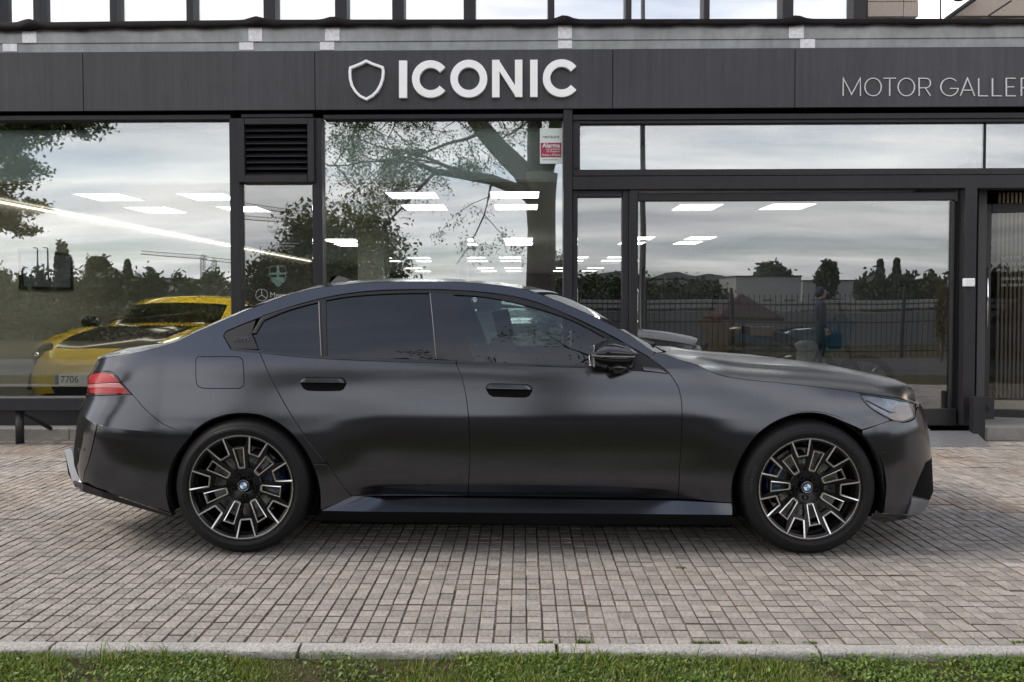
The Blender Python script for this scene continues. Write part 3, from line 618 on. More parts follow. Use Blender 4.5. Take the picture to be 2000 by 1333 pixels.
# ================================================================== inside the showroom
FZ = .16; XL = -6.4; YB = 36
def room(name, *a):
    o = box(name, *a, None, 0); tag(o, kind='structure'); return o
room('showroom_floor', XL, 4.62, 8.10, YB, FZ-.05, FZ, M_intf)
o = mesh('showroom_ceiling', [(XL, 8.35, CZ+.02), (4.7, 8.35, CZ+.02), (4.7, YB, CZ+.02), (XL, YB, CZ+.02), (XL, 8.35, 4), (4.7, 8.35, 4), (4.7, YB, 4), (XL, YB, 4)], [(0, 1, 2, 3), (4, 7, 6, 5), (0, 4, 5, 1), (1, 5, 6, 2), (2, 6, 7, 3), (3, 7, 4, 0)], M_intc); tag(o, kind='structure')
# pale bulkhead above the ceiling line, right behind the two big left panes
xb1 = P(1108, 300, 8.3)[0]
room('window_bulkhead', XL, xb1, 8.16, 8.34, CZ, 4.0, mat('bulkhead_white', (.74, .82, .80), .7, streak=((2, 1, .3), .9, 1.08)))
M_dkw = mat('dark_back_wall', (.05, .05, .052), .7)
room('window_bulkhead', xb1+.01, 4.7, 8.16, 8.34, 2.98, 4.0, M_dkw)
room('showroom_wall', XL-.12, XL, 8.12, YB, FZ, 4.2, M_intw)
room('showroom_wall', 4.62, 4.70, 8.14, YB, FZ, 4.2, M_dkw)
room('showroom_wall', XL, 12, YB, YB+.1, 0, 4.2, M_dkw)
room('outer_wall', -16, XL-.12, 8.0, 8.3, 0, 4, M_fr)
# ceiling light panels
def led(px0, px1, py0, py1, lab):
    # front (far) edge py0 is nearer the camera in height: panel lies on the ceiling
    ya = (CZ-1.35)*F/(590-py0); yb = (CZ-1.35)*F/(590-py1)
    xa = P(px0, py0, ya)[0]; xb_ = P(px1, py0, ya)[0]
    r = empty('ceiling_light', ((xa+xb_)/2, (ya+yb)/2, CZ), 0, lab, 'ceiling light', 'square led panels in the showroom ceiling')
    hw = (xb_-xa)/2; hd = abs(yb-ya)/2
    m = MB(); m.box(-hw-.012, hw+.012, -hd-.012, -hd, -.012, .02); m.box(-hw-.012, hw+.012, hd, hd+.012, -.012, .02); m.box(-hw-.012, -hw, -hd, hd, -.012, .02); m.box(hw, hw+.012, -hd, hd, -.012, .02); m.build('frame', MT['white'], r)
    box('diffuser', -hw, hw, -hd, hd, -.006, .01, M_led, r, 0)
L_ = [(142, 232, 375.5, 389, 'nearest left square ceiling light in the left shop window'), (344, 434, 375.5, 389, 'nearest right square ceiling light in the left shop window'),
      (242, 324, 402, 413, 'middle lower square ceiling light in the left shop window'), (421, 500, 401, 412, 'ceiling light cut by the post at the right of the left shop window'),
      (752, 848, 374.5, 387, 'nearest left ceiling light in the large window by the sticker'), (957, 1053, 374, 387, 'nearest right ceiling light in the large window by the tree trunk reflection'),
      (783, 866, 399, 409.5, 'second left ceiling light in the large window'), (965, 1050, 399, 409.5, 'second right ceiling light in the large window'),
      (626, 690, 466, 472, 'ceiling light at the left edge of the large window'), (650, 699, 475, 480.5, 'lower ceiling light at the left edge of the large window'),
      (865, 922, 465.5, 471, 'upper ceiling light over the beige pillar'), (875, 930, 474.5, 479, 'lower ceiling light over the beige pillar'),
      (984, 1040, 465, 471, 'upper third row ceiling light at the right of the large window'), (987, 1040, 474, 479, 'lower third row ceiling light at the right of the large window'),
      (1330, 1414, 399.5, 411, 'nearest left ceiling light in the large right window'), (1510, 1596, 399.5, 411, 'nearest right ceiling light in the large right window'),
      (1350, 1402, 463, 469, 'second row right ceiling light in the right window'), (1328, 1375, 472, 478, 'second row lower ceiling light in the right window'), (1232, 1281, 463, 469, 'ceiling light beside the narrow window post'), (1214, 1263, 473, 478, 'lower ceiling light beside the narrow window post')]
for l_ in L_: led(*l_)
k = 0
for py in (502, 508.5, 523, 529, 536):
    y_ = (CZ-1.35)*F/(590-py); w2 = .3/y_*F
    for xw in (-4.0, -2.9, -1.35, -.35, 1.55, 2.7):
        px = 1020+xw/y_*F
        dy_ = .6*(590-py)**2/((CZ-1.35)*F)
        led(px-w2, px+w2, py, py+dy_, 'small far ceiling light, '+['first', 'second', 'third', 'fourth', 'fifth', 'sixth'][k % 6]+' from the left in the '+['nearest', 'second', 'third', 'fourth', 'deepest'][k//6]+' of the far rows'); k += 1
# cove light on the left wall
mb = MB(); ya, yb = 8.4, 24; mb.box(XL, XL+.05, ya, yb, CZ-.028, CZ-.012, 0); o = mb.build('cove_light', M_ledw); tag(o, 'long thin warm light strip running along the top of the left showroom wall', 'light strip')
# pillars
for a, b, c, Y, m_, lab in ((698, 751, 437, 12.5, mat('pillar_grey', (.40, .41, .38), .7), 'grey square pillar inside the shop left of the beige one'), (842, 896, 461, 15.0, mat('pillar_beige', (.55, .48, .40), .7), 'beige square pillar inside the shop with a dark flank')):
    xa, xb_ = P(a, 500, Y)[0], P(b, 500, Y)[0]; o = box('pillar', xa, xb_, Y, Y+.5, FZ, CZ, m_); tag(o, lab, 'pillar')
o = box('pillar_dark_side', P(896.5, 500, 15.1)[0], P(911, 500, 15.1)[0], 15.1, 15.6, FZ, CZ, M_dkw); tag(o, 'shaded right side of the beige pillar, added as a narrow dark box', 'pillar')  # shaded side of the beige pillar, put in as its own dark box
# framed picture on the left wall
pf = empty('framed_picture', (XL, 10.6, 1.5), 0, 'wide black framed car picture hanging on the left showroom wall', 'picture')
y0, y1, z0, z1 = -.55, .62, .02, .54
mb = MB()
for q in ((y0, y1, z0, z0+.04), (y0, y1, z1-.04, z1), (y0, y0+.04, z0+.04, z1-.04), (y1-.04, y1, z0+.04, z1-.04)): mb.box(.0, .04, *q)
mb.build('picture_frame', MT['gloss_black'], pf); box('print', .0, .02, y0+.04, y1-.04, z0+.04, z1-.04, mat('picture_print', (.05, .055, .07), .3, noise=[(3, .2, 2.2)]), pf, 0)

# ------------------------------------------------------------ showroom cars (simple lofted bodies)
def loft_car(root, paint, L_=4.4, W=1.82, H=1.28, hoodm=None, roofm=None, gl=None):
    """nose at -y. x across. body shell lofted from stations, cabin on top, wheels"""
    gl = gl or MT['tint2']
    st = [  # t(0 nose..1 tail), half width, z low, z shoulder, z top centre
        (0.00, .50, .22, .50, .52), (.015, .66, .19, .56, .60), (.05, .80, .17, .64, .68), (.10, .87, .16, .73, .735), (.16, .90, .16, .80, .78), (.24, .91, .17, .84, .83), (.32, .90, .18, .855, .89), (.42, .885, .18, .86, .92),
        (.55, .885, .18, .87, .93), (.68, .905, .18, .90, .95), (.78, .925, .18, .93, .96), (.88, .90, .20, .91, .93), (.95, .82, .24, .86, .88), (.985, .74, .30, .80, .82), (1.0, .60, .38, .74, .76)]
    ts = np.linspace(0, 1, 56); arr = np.array(st); S_ = [np.interp(ts, arr[:, 0], arr[:, i]) for i in range(1, 5)]
    k = np.array([.25, .5, .25])
    for a in S_:
        for _ in range(2): a[1:-1] = np.convolve(a, k, 'same')[1:-1]
    V = []; n = 27
    for i, t in enumerate(ts):
        hw, zl, zs, zt = [a[i] for a in S_]; hw = hw*W/1.82
        for j in range(n):
            u = j/(n-1)*2-1; au = abs(u); sg_ = 1 if u > 0 else -1
            if au > .45:      # side: from shoulder down to sill
                q = (au-.45)/.55; z = zs+(zl-zs)*q; x = hw*(.93+.07*math.sin(min(q*1.3, 1)*pi/2) - .05*max(0, q-.75)*4)
            else:
                q = au/.45; x = hw*.93*q; z = zt+(zs-zt)*q**3 + .035*math.exp(-((q-.82)/.16)**2)*(1 if t < .3 else .3)
            V.append((sg_*x, -L_/2+t*L_, z*H/1.28))
    Fc = []; mi = []
    for i in range(len(ts)-1):
        for j in range(n-1):
            Fc.append((i*n+j, i*n+j+1, (i+1)*n+j+1, (i+1)*n+j)); c = abs((j+.5)/(n-1)*2-1); mi.append(1 if (hoodm and c < .315 and .05 < ts[i] < .31) else 0)
    Fc.append(tuple(range(n))[::-1]); mi.append(0); Fc.append(tuple((len(ts)-1)*n+j for j in range(n))); mi.append(0)
    me = bpy.data.meshes.new('body'); me.from_pydata(V, [], Fc); me.polygons.foreach_set('material_index', mi)
    o = link('body', me, root, [paint, hoodm or paint]); bm = bmesh.new(); bm.from_mesh(me); bmesh.ops.recalc_face_normals(bm, faces=bm.faces)
    bm.to_mesh(me); bm.free(); auto_smooth(o, 45)
    # cabin: glasshouse with painted roof and pillars
    cab = [(-.20, .70, .905), (-.10, .69, 1.02), (.04, .655, 1.17), (.13, .62, 1.235), (.22, .60, 1.262), (.34, .595, 1.27), (.46, .585, 1.245), (.60, .57, 1.17), (.78, .56, 1.04), (.92, .60, .95)]   # y/ (L/2) , half width top, z top
    V = []; m_ = 15; rows = []
    def cabpt(i, j, off=0):
        y, hw, z = cab[i]; u = j/(m_-1)*2-1; a = abs(u); s_ = 1 if u > 0 else -1
        if a < .6: q = a/.6; x = (hw-off)*q; zz = z-.035*q**2.5-off*.6
        else: q = (a-.6)/.4; x = (hw-off)+(.80-hw)*q; zz = (z-.035-off*.6)+(.86-(z-.035))*q
        return (s_*x*W/1.82, y*L_/2*.95, zz*H/1.28)
    for i in range(len(cab)):
        for j in range(m_): V.append(cabpt(i, j))
    Fg = []; Fp = []
    for i in range(len(cab)-1):
        for j in range(m_-1):
            f = (i*m_+j, i*m_+j+1, (i+1)*m_+j+1, (i+1)*m_+j); c = abs((j+.5)/(m_-1)*2-1)
            side = c > .6; roof = (2 <= i <= 6)
            pillar = (.56 < c < .70)
            (Fp if (roof and not side) or pillar or (side and i in (6, 7)) else Fg).append(f)
    a_ = mesh('roof', V, Fp, roofm or paint, root, True); b_ = mesh('glasshouse', [(x*.993, y, z-.004) for x, y, z in V], Fg, gl, root, True)
    for o in (a_, b_):
        bm = bmesh.new(); bm.from_mesh(o.data); bmesh.ops.remove_doubles(bm, verts=bm.verts, dist=1e-5); bmesh.ops.recalc_face_normals(bm, faces=bm.faces); bm.to_mesh(o.data); bm.free()
    sol = MB(); sol.box(-.62, .62, -L_*.08, L_*.36, .3, .86); sol.build('cabin_floor', MT['dark'], root)
    for s_ in (-1, 1):
        mb = MB(); mb.box(s_*.36-.22, s_*.36+.22, .38, .50, .6, 1.08, 0, .04); mb.build('seat', MT['seat'], root)
        mb = MB(); mb.lathe([(0, -.05), (.08, -.04), (.105, 0), (.09, .05), (.03, .07)], 14, 0, (0, 0, 0)); m = mb.build('mirror', MT['gloss_black'], root, True); m.location = (s_*.97*W/1.82, -.36, .93); m.scale = (1.25, .8, .85)
        mb = MB(); mb.tube([(s_*.80, -.33, .86), (s_*.93, -.36, .91)], .02, 6); mb.build('mirror_arm', MT['gloss_black'], root)
        for yy in (-L_/2+.86, L_/2-.90):
            mb = MB(); mb.lathe([(.20, -.115), (.29, -.12), (.325, -.09), (.335, 0), (.325, .09), (.29, .12), (.20, .115)], 32); t_ = mb.build('wheel', MT['rubber'], root, True); t_.location = (s_*.79*W/1.82, yy, .335); t_.rotation_euler = (0, 0, pi/2)
            mb = MB(); mb.lathe([(.0, -.09), (.05, -.10), (.06, -.07), (.19, -.08), (.215, -.11), (.225, -.10), (.2, .02), (0, .03)], 30); r = mb.build('rim', MT['rimblack'], t_, True)
MT['tint2'] = glass('showroom_car_glass', .12, (.10, .11, .11))
M_yel = mat('yellow_paint', (.85, .56, .02), .25, 0, coat=1)
M_ylo = mat('yellow_green_paint', (.50, .45, .02), .25, 0, coat=1)
yc = empty('yellow_sports_car', (-4.58, 10.55, FZ), rad(0), 'yellow sports car with black bonnet and plate 7706 parked inside the left shop window', 'car')
loft_car(yc, M_yel, 4.35, 1.84, 1.30, MT['gloss_black'])
# face of the yellow car: oval head lamps, intakes, plate
for s_ in (-1, 1):
    V = []; n = 20
    for r_, d in ((0, -.03), (.6, -.02), (1, 0)):
        for i in range(n):
            a = 2*pi*i/n; V.append((r_*.110*cos(a)*(1+.1*sin(a)), 0, r_*.155*sin(a)))
    Vv = [(v[0], [-.045, -.03, .02][i//n], v[2]) for i, v in enumerate(V)]
    Fc = [tuple(range(n))]+[(k*n+i, k*n+(i+1) % n, (k+1)*n+(i+1) % n, (k+1)*n+i) for k in range(2) for i in range(n)]
    o = mesh('headlight', Vv, Fc, MT['tint2'] if 0 else mat('dark_headlamp', (.03, .03, .032), .08, .2, coat=1), yc, True); o.location = (s_*.64, -1.985, .64); o.rotation_euler = (rad(-34), 0, rad(s_*20))
    mb = MB(); mb.lathe([(0, -.02), (.045, -.015), (.05, .01)], 16); q = mb.build('lamp_reflector', MT['chrome'], o, True); q.location = (s_*.01, -.045, -.05); q.scale = (.8, 1, .8)
    mb = MB(); mb.prism([(-.20, -.10), (.20, -.13), (.14, .06), (-.18, .08)] if s_ > 0 else [(-.20, -.13), (.20, -.10), (.18, .08), (-.14, .06)], -.02, .06); q = mb.build('side_intake', MT['satin_black'], yc); q.location = (s_*.62, -2.045, .37); q.rotation_euler = (0, 0, rad(s_*25))
mb = MB(); mb.prism([(-.36, -.06), (.36, -.06), (.42, .05), (-.42, .05)], -2.19, -2.10); mb.build('centre_intake', MT['satin_black'], yc).location = (0, 0, .25)
np_ = box('number_plate', -.26, .26, -.008, .004, -.055, .055, mat('plate_white', (.86, .88, .90), .4), yc, .002); np_.location = (-.10, -2.205, .375)
box('country_strip', -.258, -.222, -.0095, -.008, -.053, .053, mat('plate_blue', (.02, .09, .35), .4), np_, 0)
M_dig = mat('plate_digits', (.012, .012, .012), .5)
text('digits', '7706', .105, (-.105, -.0105, 0), M_dig, np_, sx=.92)
for s_, pts in ((1, [(-.35, -.62, .985), (.12, -.54, 1.03), (.42, -.48, 1.06)]), (1, [(-.62, -.60, .95), (-.25, -.50, 1.06), (-.18, -.36, 1.19)])):
    mb = MB(); mb.tube(pts, .009, 6); mb.build('wiper', MT['satin_black'], yc)
wc = empty('white_showroom_car', (-.30, 15.2, FZ), rad(6), 'white car parked deep in the shop, seen through the saloon front window', 'car')
loft_car(wc, mat('white_car_paint', (.70, .72, .70), .25, coat=1), 4.5, 1.85, 1.50)

# ------------------------------------------------------------ motorcycles in the right window
def motorcycle(loc, rz, colr, lab):
    r = empty('motorcycle', loc, rz, lab, 'motorcycle', 'motorcycles parked inside the right window')
    pm = mat('motorcycle_paint', colr, .3, coat=.8)
    for x, n_ in ((-.70, 'wheel'), (.70, 'wheel')):
        mb = MB(); mb.lathe([(.24, -.045), (.29, -.05), (.315, 0), (.29, .05), (.24, .045)], 30); t_ = mb.build(n_, MT['rubber'], r, True); t_.location = (x, 0, .315)
        mb = MB(); mb.lathe([(.235, -.03), (.245, 0), (.235, .03), (.225, 0), (.235, -.03)], 30)
        for k in range(10): a = k*pi/5; mb.tube([(0, 0, 0), (.235*sin(a), 0, .235*cos(a))], .007, 4)
        mb.build('rim', MT['machined'], t_, True)
    mb = MB(); mb.tube([(.70, 0, .315), (.56, 0, .62), (.42, 0, .95)], .028, 8); mb.tube([(.42, -.34, 1.02), (.40, -.15, 1.0), (.40, .15, 1.0), (.42, .34, 1.02)], .014, 6); mb.build('fork_and_handlebar', MT['satin_black'], r, True)
    mb = MB(); mb.tube([(-.70, 0, .315), (-.25, 0, .40), (.1, 0, .36)], .03, 6); mb.box(-.22, .22, -.14, .14, .28, .58, 0, .03); mb.build('engine', MT['satin_black'], r)
    mb = MB(); mb.lathe([(0, -.34), (.08, -.32), (.15, -.15), (.17, .05), (.12, .25), (0, .32)], 16); q = mb.build('tank', pm, r, True); q.location = (.12, 0, .78); q.rotation_euler = (0, rad(6), rad(-90)); q.scale = (.75, 1, .8)
    mb = MB(); mb.prism([(-.62, .84), (-.15, .74), (.02, .78), (-.10, .84), (-.60, .93)], -.12, .12); mb.build('saddle', MT['satin_black'], r)
    mb = MB(); mb.prism([(-.72, .78), (-.30, .66), (-.15, .72), (-.62, .86)], -.10, .10); mb.prism([(.30, .60), (.52, .72), (.62, .98), (.42, 1.08), (.22, .86)], -.12, .12); mb.build('fairing', pm, r)
    mb = MB(); mb.prism([(.50, 1.05), (.42, 1.28), (.40, 1.28), (.46, 1.05)], -.10, .10); mb.build('windshield', MT['tint2'], r)
motorcycle((2.75, 9.6, FZ-.02), rad(155), (.22, .12, .02), 'mustard yellow motorcycle, left one in the right shop window')
motorcycle((3.15, 9.15, FZ-.02), rad(-25), (.01, .12, .16), 'teal blue motorcycle, right one in the right shop window')
bk = empty('spoked_wheel', (P(1545, 685, 8.9)[0], 8.9, FZ+.30), 0, 'round spoked wheel leaning inside the right window next to the white sack', 'wheel')
mb = MB(); mb.lathe([(.27, -.02), (.29, 0), (.27, .02), (.26, 0), (.27, -.02)], 36)
for k in range(12): a = k*pi/6; mb.tube([(0, 0, 0), (.265*sin(a), 0, .265*cos(a))], .004, 4)
mb.build('rim_and_spokes', MT['machined'], bk, True)
# white sack
V = []; n = 28
for k, (z, r_) in enumerate(((0, .14), (.05, .16), (.15, .165), (.28, .15), (.38, .135), (.46, .11), (.52, .12), (.56, .06))):
    for i in range(n): a = 2*pi*i/n; q = r_*(1+.10*sin(5*a+k)+.05*sin(11*a-k*2)); V.append((q*cos(a)+.03*sin(k*.7), q*sin(a)*.7, z+.008*sin(a*7+k)))
Fc = [(k*n+i, k*n+(i+1) % n, (k+1)*n+(i+1) % n, (k+1)*n+i) for k in range(7) for i in range(n)]+[tuple(7*n+i for i in range(n))]
o = mesh('white_sack', V, Fc, mat('sack_plastic', (.62, .64, .66), .45, noise=[(9, .7, 1.1)], bump=(14, 1, .03)), None, True); o.location = (P(1580, 690, 8.7)[0], 8.7, FZ+.20); tag(o, 'crumpled white plastic sack standing inside the right window', 'sack')
for k, (px, py, sx, sz, rz) in enumerate(((1468, 700, .42, .16, .2), (1500, 640, .25, .10, -.3))):
    x, y, z = P(px, py, 9.0); o = box('cardboard_box', -sx/2, sx/2, -.12, .12, 0, sz, mat('cardboard', (.36, .25, .16), .8, noise=[(4, .85, 1.1)]), None, .004); o.location = (x, 9.0+.25*k, max(FZ, z-sz)); o.rotation_euler = (0, 0, rz)
    tag(o, ['flat cardboard box on the floor before the motorcycles', 'small cardboard box lying on a motorcycle saddle'][k], 'box')
# ================================================================== what stands behind the camera (seen in the glass)
def leaves(name, pts, size, mats, parent=None, flat=.0, asp=.55):
    n = len(pts); a = RNG.normal(size=(n, 3)); a /= np.linalg.norm(a, axis=1)[:, None]; b = RNG.normal(size=(n, 3)); b[:, 2] *= .6; b -= (a*b).sum(1)[:, None]*a; b /= np.linalg.norm(b, axis=1)[:, None]
    s = size*RNG.uniform(.6, 1.4, n)[:, None]; a = a*s; b = b*s*asp
    V = np.stack([pts-a, pts-b*.9+a*.1, pts+a, pts+b*.9+a*.1], 1)
    me = bpy.data.meshes.new(name); me.vertices.add(n*4); me.vertices.foreach_set('co', V.reshape(-1)); me.loops.add(n*4); me.loops.foreach_set('vertex_index', np.arange(n*4, dtype=np.int32))
    me.polygons.add(n); me.polygons.foreach_set('loop_start', np.arange(n, dtype=np.int32)*4); me.polygons.foreach_set('loop_total', np.full(n, 4, np.int32))
    for m in mats: me.materials.append(m)
    me.polygons.foreach_set('material_index', RNG.integers(0, len(mats), n).astype(np.int32)); me.update(calc_edges=True); return link(name, me, parent)
LF = [leafmat('leaf_dark', (.030, .055, .014)), leafmat('leaf_mid', (.055, .095, .022)), leafmat('leaf_olive', (.09, .10, .035))]
LD = [leafmat('leaf_far_dark', (.018, .032, .012), .15), leafmat('leaf_far_mid', (.032, .050, .018), .15)]
LB = [leafmat('leaf_far_blue', (.030, .042, .022), .15), leafmat('leaf_far_brown', (.060, .055, .030), .15)]
M_bark = mat('bark', (.060, .050, .040), .9, noise=[(9, .6, 1.4)], bump=(14, 1, .03))
def cloud(c, r, n, k=30):
    c = np.array(c, float); r = np.array(r, float); q = RNG.normal(size=(k, 3)); q /= np.linalg.norm(q, axis=1)[:, None]; q *= RNG.uniform(.35, 1, k)[:, None]**.6
    cc = c+q*r*.8; i = RNG.integers(0, k, n); return cc[i]+RNG.normal(size=(n, 3))*r*.20
def tree(name, lab, base, h, crown_r, n, size, mats, cone=0, group=None, trunk_r=.18, k=30, zc=None):
    r = empty(name, base, 0, lab, 'tree', group)
    mb = MB(); mb.tube([(0, 0, -.2), (.02*h, 0, h*.3), (0, .01*h, h*.7)], [trunk_r, trunk_r*.7, trunk_r*.3], 8)
    for q in range(5):
        a = q*2.4; mb.tube([(0, 0, h*(.35+.07*q)), (cos(a)*crown_r*.5, sin(a)*crown_r*.5, h*(.55+.07*q))], [trunk_r*.35, trunk_r*.1], 5)
    mb.build('trunk', M_bark, r, True)
    if cone:
        t = RNG.uniform(0, 1, n)**.8; a = RNG.uniform(0, 2*pi, n); rr_ = crown_r*(np.sin(np.clip((1-t)*1.9, 0, pi/2)))*RNG.uniform(.5, 1.05, n)
        pts = np.stack([rr_*np.cos(a), rr_*np.sin(a), h*(.08+.92*t)], 1)
    else:
        zz = zc or h*.62; pts = cloud((0, 0, zz), (crown_r, crown_r, h-zz), n, k)
    leaves('crown', pts, size, mats, r); return r
# ---- the large plane tree close behind: limbs measured in the pane
DT = 19.5
def lp(px, py, d=0): return Vector(RF(px, py, DT+d))
bt = empty('plane_tree', (RF(1052, 590, DT)[0], 2*YG-DT, -.14), 0, 'large dark plane tree with forked trunk behind the photographer, seen in the shop glass', 'tree')
limbs = [([(1054, 740, 0), (1053, 640, 0), (1055, 540, 0), (1057, 450, 0), (1056, 380, 0), (1058, 340, 0)], [.46, .40, .37, .36, .40, .42]),
         ([(1050, 380, 0), (1020, 335, .2), (975, 290, .4), (945, 255, .6), (915, 215, .8), (890, 178, 1)], [.34, .26, .24, .23, .2, .14]),
         ([(1047, 345, 0), (1044, 290, -.2), (1043, 230, -.3), (1036, 175, -.6)], [.22, .20, .18, .13]),
         ([(1066, 345, 0), (1079, 290, -.2), (1086, 230, -.5), (1100, 170, -.8)], [.18, .17, .16, .12]),
         ([(1050, 400, 0), (1020, 375, -.3), (960, 352, -.7), (900, 342, -1.2), (850, 335, -1.6), (815, 318, -2)], [.20, .15, .13, .10, .07, .04]),
        
         ([(890, 178, 1), (820, 165, .5), (740, 170, 0)], [.12, .09, .04])]
mb = MB(); ends = []
for pts, rr_ in limbs: mb.tube([lp(*p)-bt.location for p in pts], rr_, 10)
mb.build('trunk', M_bark, bt, True)
# limbs reaching forward over the forecourt
r2 = random.Random(11); mb = MB(); leafpts = []
def grow(p, d, ln, rad_, lev):
    pts = [p]; q = p.copy(); dd = d.copy()
    nseg = 5
    for i in range(nseg):
        if q.z > 6.3: dd.z = -abs(dd.z)
        dd = (dd+Vector((r2.uniform(-.25, .25), r2.uniform(-.25, .25), r2.uniform(-.2, .16)))).normalized(); q = q+dd*ln/nseg; pts.append(q.copy())
    mb.tube(pts, [rad_*(1-.75*i/nseg) for i in range(nseg+1)], 5 if lev else 7, cap=False)
    if lev >= 2: 
        for t in pts[1:]: 
            for _ in range(6): leafpts.append(tuple(t+Vector((r2.gauss(0, .08), r2.gauss(0, .08), r2.gauss(-.04, .08)))))
    if lev < 3:
        for i in range(1, nseg+1):
            if r2.random() < (.95 if lev < 2 else .6):
                a = Vector((r2.uniform(-1, 1), r2.uniform(-1, 1), r2.uniform(-.75, .55))).normalized(); grow(pts[i], (dd*.5+a).normalized(), ln*r2.uniform(.35, .6), rad_*.38, lev+1)
org = bt.location
starts = [(lp(960, 352, -.7)-org, Vector((-.7, .2, .1)), 2.2, .05), (lp(900, 342, -1.2)-org, Vector((-.7, -.1, .5)), 2.4, .05), (lp(850, 335, -1.6)-org, Vector((-.5, .1, -.6)), 2.2, .04), (lp(815, 318, -2)-org, Vector((-.9, 0, .1)), 2.0, .035),
          (lp(960, 350, -.7)-org, Vector((-.1, -.2, -.8)), 2.2, .03), (lp(945, 255, .6)-org, Vector((-.8, .2, -.3)), 2.6, .05), (lp(880, 178, 1)-org, Vector((-.9, .3, -.3)), 2.6, .05), (lp(820, 165, .5)-org, Vector((-.6, .4, -.7)), 2.4, .045), (lp(740, 170, 0)-org, Vector((-.6, .3, -.7)), 2.2, .04),
          (lp(1043, 230, -.3)-org, Vector((0, .95, .05)), 3.2, .07), (lp(1036, 180, -.6)-org, Vector((-.35, .9, .05)), 3.6, .08), (lp(1100, 175, -.8)-org, Vector((.1, .95, 0)), 3.3, .07), (lp(890, 180, 1)-org, Vector((-.4, .9, -.1)), 3.0, .08), (lp(820, 168, .5)-org, Vector((-.7, .7, -.2)), 2.8, .06)]
for p, d, ln, r_ in starts: grow(p, d.normalized(), ln, r_, 0)
mb.build('branches', M_bark, bt)
lpn = np.array(leafpts); print('leaf pts', len(lpn))
if len(lpn) > 26000: lpn = lpn[RNG.permutation(len(lpn))[:26000]]
lpn = lpn[lpn[:, 2] < 6.8]; leaves('crown', lpn, .030, LF[:2], bt)
# ---- overhanging foliage at far left
DL = 17.5; c1 = RF(-40, 290, DL); t2 = empty('lime_tree', (c1[0]-1.5, c1[1], -.14), 0, 'leafy tree at far left whose drooping foliage is mirrored in the left window', 'tree')
mb = MB(); mb.tube([(0, 0, 0), (.1, 0, 3), (.3, 0, 6)], [.22, .18, .08], 8); mb.build('trunk', M_bark, t2, True)
pts = []
for (px, py, rx, rz, n) in ((-60, 250, 1.3, .9, 4200), (40, 240, 1.0, .55, 2600), (120, 228, .9, .42, 1700), (165, 245, .55, .28, 700), (20, 320, .75, .6, 1800), (-10, 400, .75, .5, 1500), (25, 440, .45, .22, 520), (60, 330, .4, .3, 420), (70, 400, .32, .18, 260)):
    c = RF(px, py, DL); pts.append(cloud((c[0], c[1]+RNG.uniform(-.3, .3), c[2]), (rx, .7, rz), n, 26))
pts = np.concatenate(pts)-np.array(t2.location); leaves('crown', pts, .055, LF, t2)
# ---- shrub mass in the large window (left part) and beside the trunk
tree('leafy_tree', 'bushy tree of middle height mirrored in the left half of the large window', (RF(690, 590, 30)[0], 2*YG-30, -.14), 5.4, 2.35, 12000, .10, LD+[LF[0]], k=46, zc=2.7)
tree('leafy_tree', 'slim young tree mirrored at the right edge of the large window', (RF(1092, 590, 34)[0], 2*YG-34, -.14), 3.6, .8, 2200, .08, LD, zc=2.4)
tree('leafy_tree', 'loose small tree mirrored in the narrow window beside the vent', (RF(600, 590, 26)[0], 2*YG-26, -.14), 5.0, 1.2, 3200, .09, LD+[LF[1]], zc=2.9)
# bushes with leaves near ground, narrow window
for (px, py, D, rx, rz, n) in ((500, 560, 22, 1.0, .8, 3000), (560, 540, 23, 1.0, 1.0, 3400), (610, 560, 22, .8, .9, 2500), (1345, 575, 60, 3.2, 1.7, 2500), (1240, 575, 55, 2.5, 1.6, 2200), (1170, 570, 60, 4, 1.8, 2600)):
    c = RF(px, py, D); leaves('bush', cloud(c, (rx, rx, rz), n, 20), .05*D/16, LD); o = bpy.data.objects['bush'] if 0 else bpy.context.scene.collection.objects[-1]
    tag(o, {500: 'dark bush mirrored low at the left of the narrow window', 560: 'taller dark bush mirrored at the middle of the narrow window', 610: 'dark bush mirrored at the right of the narrow window', 1345: 'dark round bush mirrored below the hill in the right window', 1240: 'dark bush mirrored behind the lamp post', 1170: 'dark bush mirrored in the narrow window by the mirror'}[px], 'bush')
# ---- tree line
def line(px0, px1, D, py_top, jit, n, step, mats, group, lab):
    k = 0
    for px in np.arange(px0, px1, step):
        x, y, z = RF(px+RNG.uniform(-step*.3, step*.3), 590, D+RNG.uniform(-4, 4)); top = 1.35+(590-(py_top+RNG.uniform(-jit, jit)))/F*D; r_ = step/F*D*.78
        t = empty('tree', (x, y, -.14), 0, lab+', number %d from the left' % (k+1), 'tree', group); mb = MB(); mb.tube([(0, 0, 0), (0, 0, top*.7)], [.2, .08], 5); mb.build('trunk', M_bark, t)
        leaves('crown', cloud((0, 0, top*.45), (r_, r_, top*.62), int(n*1.8), 26), .0040*D, mats, t); k += 1
line(-200, 460, 62, 533, 9, 1500, 42, LD+[LF[0]], 'tree line mirrored in the left window', 'dark tree of the row mirrored at the left')
line(1700, 2100, 75, 535, 8, 1200, 40, LD, 'tree line mirrored in the right window', 'dark tree of the row mirrored at the right')
line(-900, -150, 60, 505, 14, 1000, 60, LD, 'tall trees off to the left', 'tall tree beyond the left end of the street')
line(2100, 3000, 60, 505, 14, 1000, 60, LD, 'tall trees off to the right', 'tall tree beyond the right end of the street')
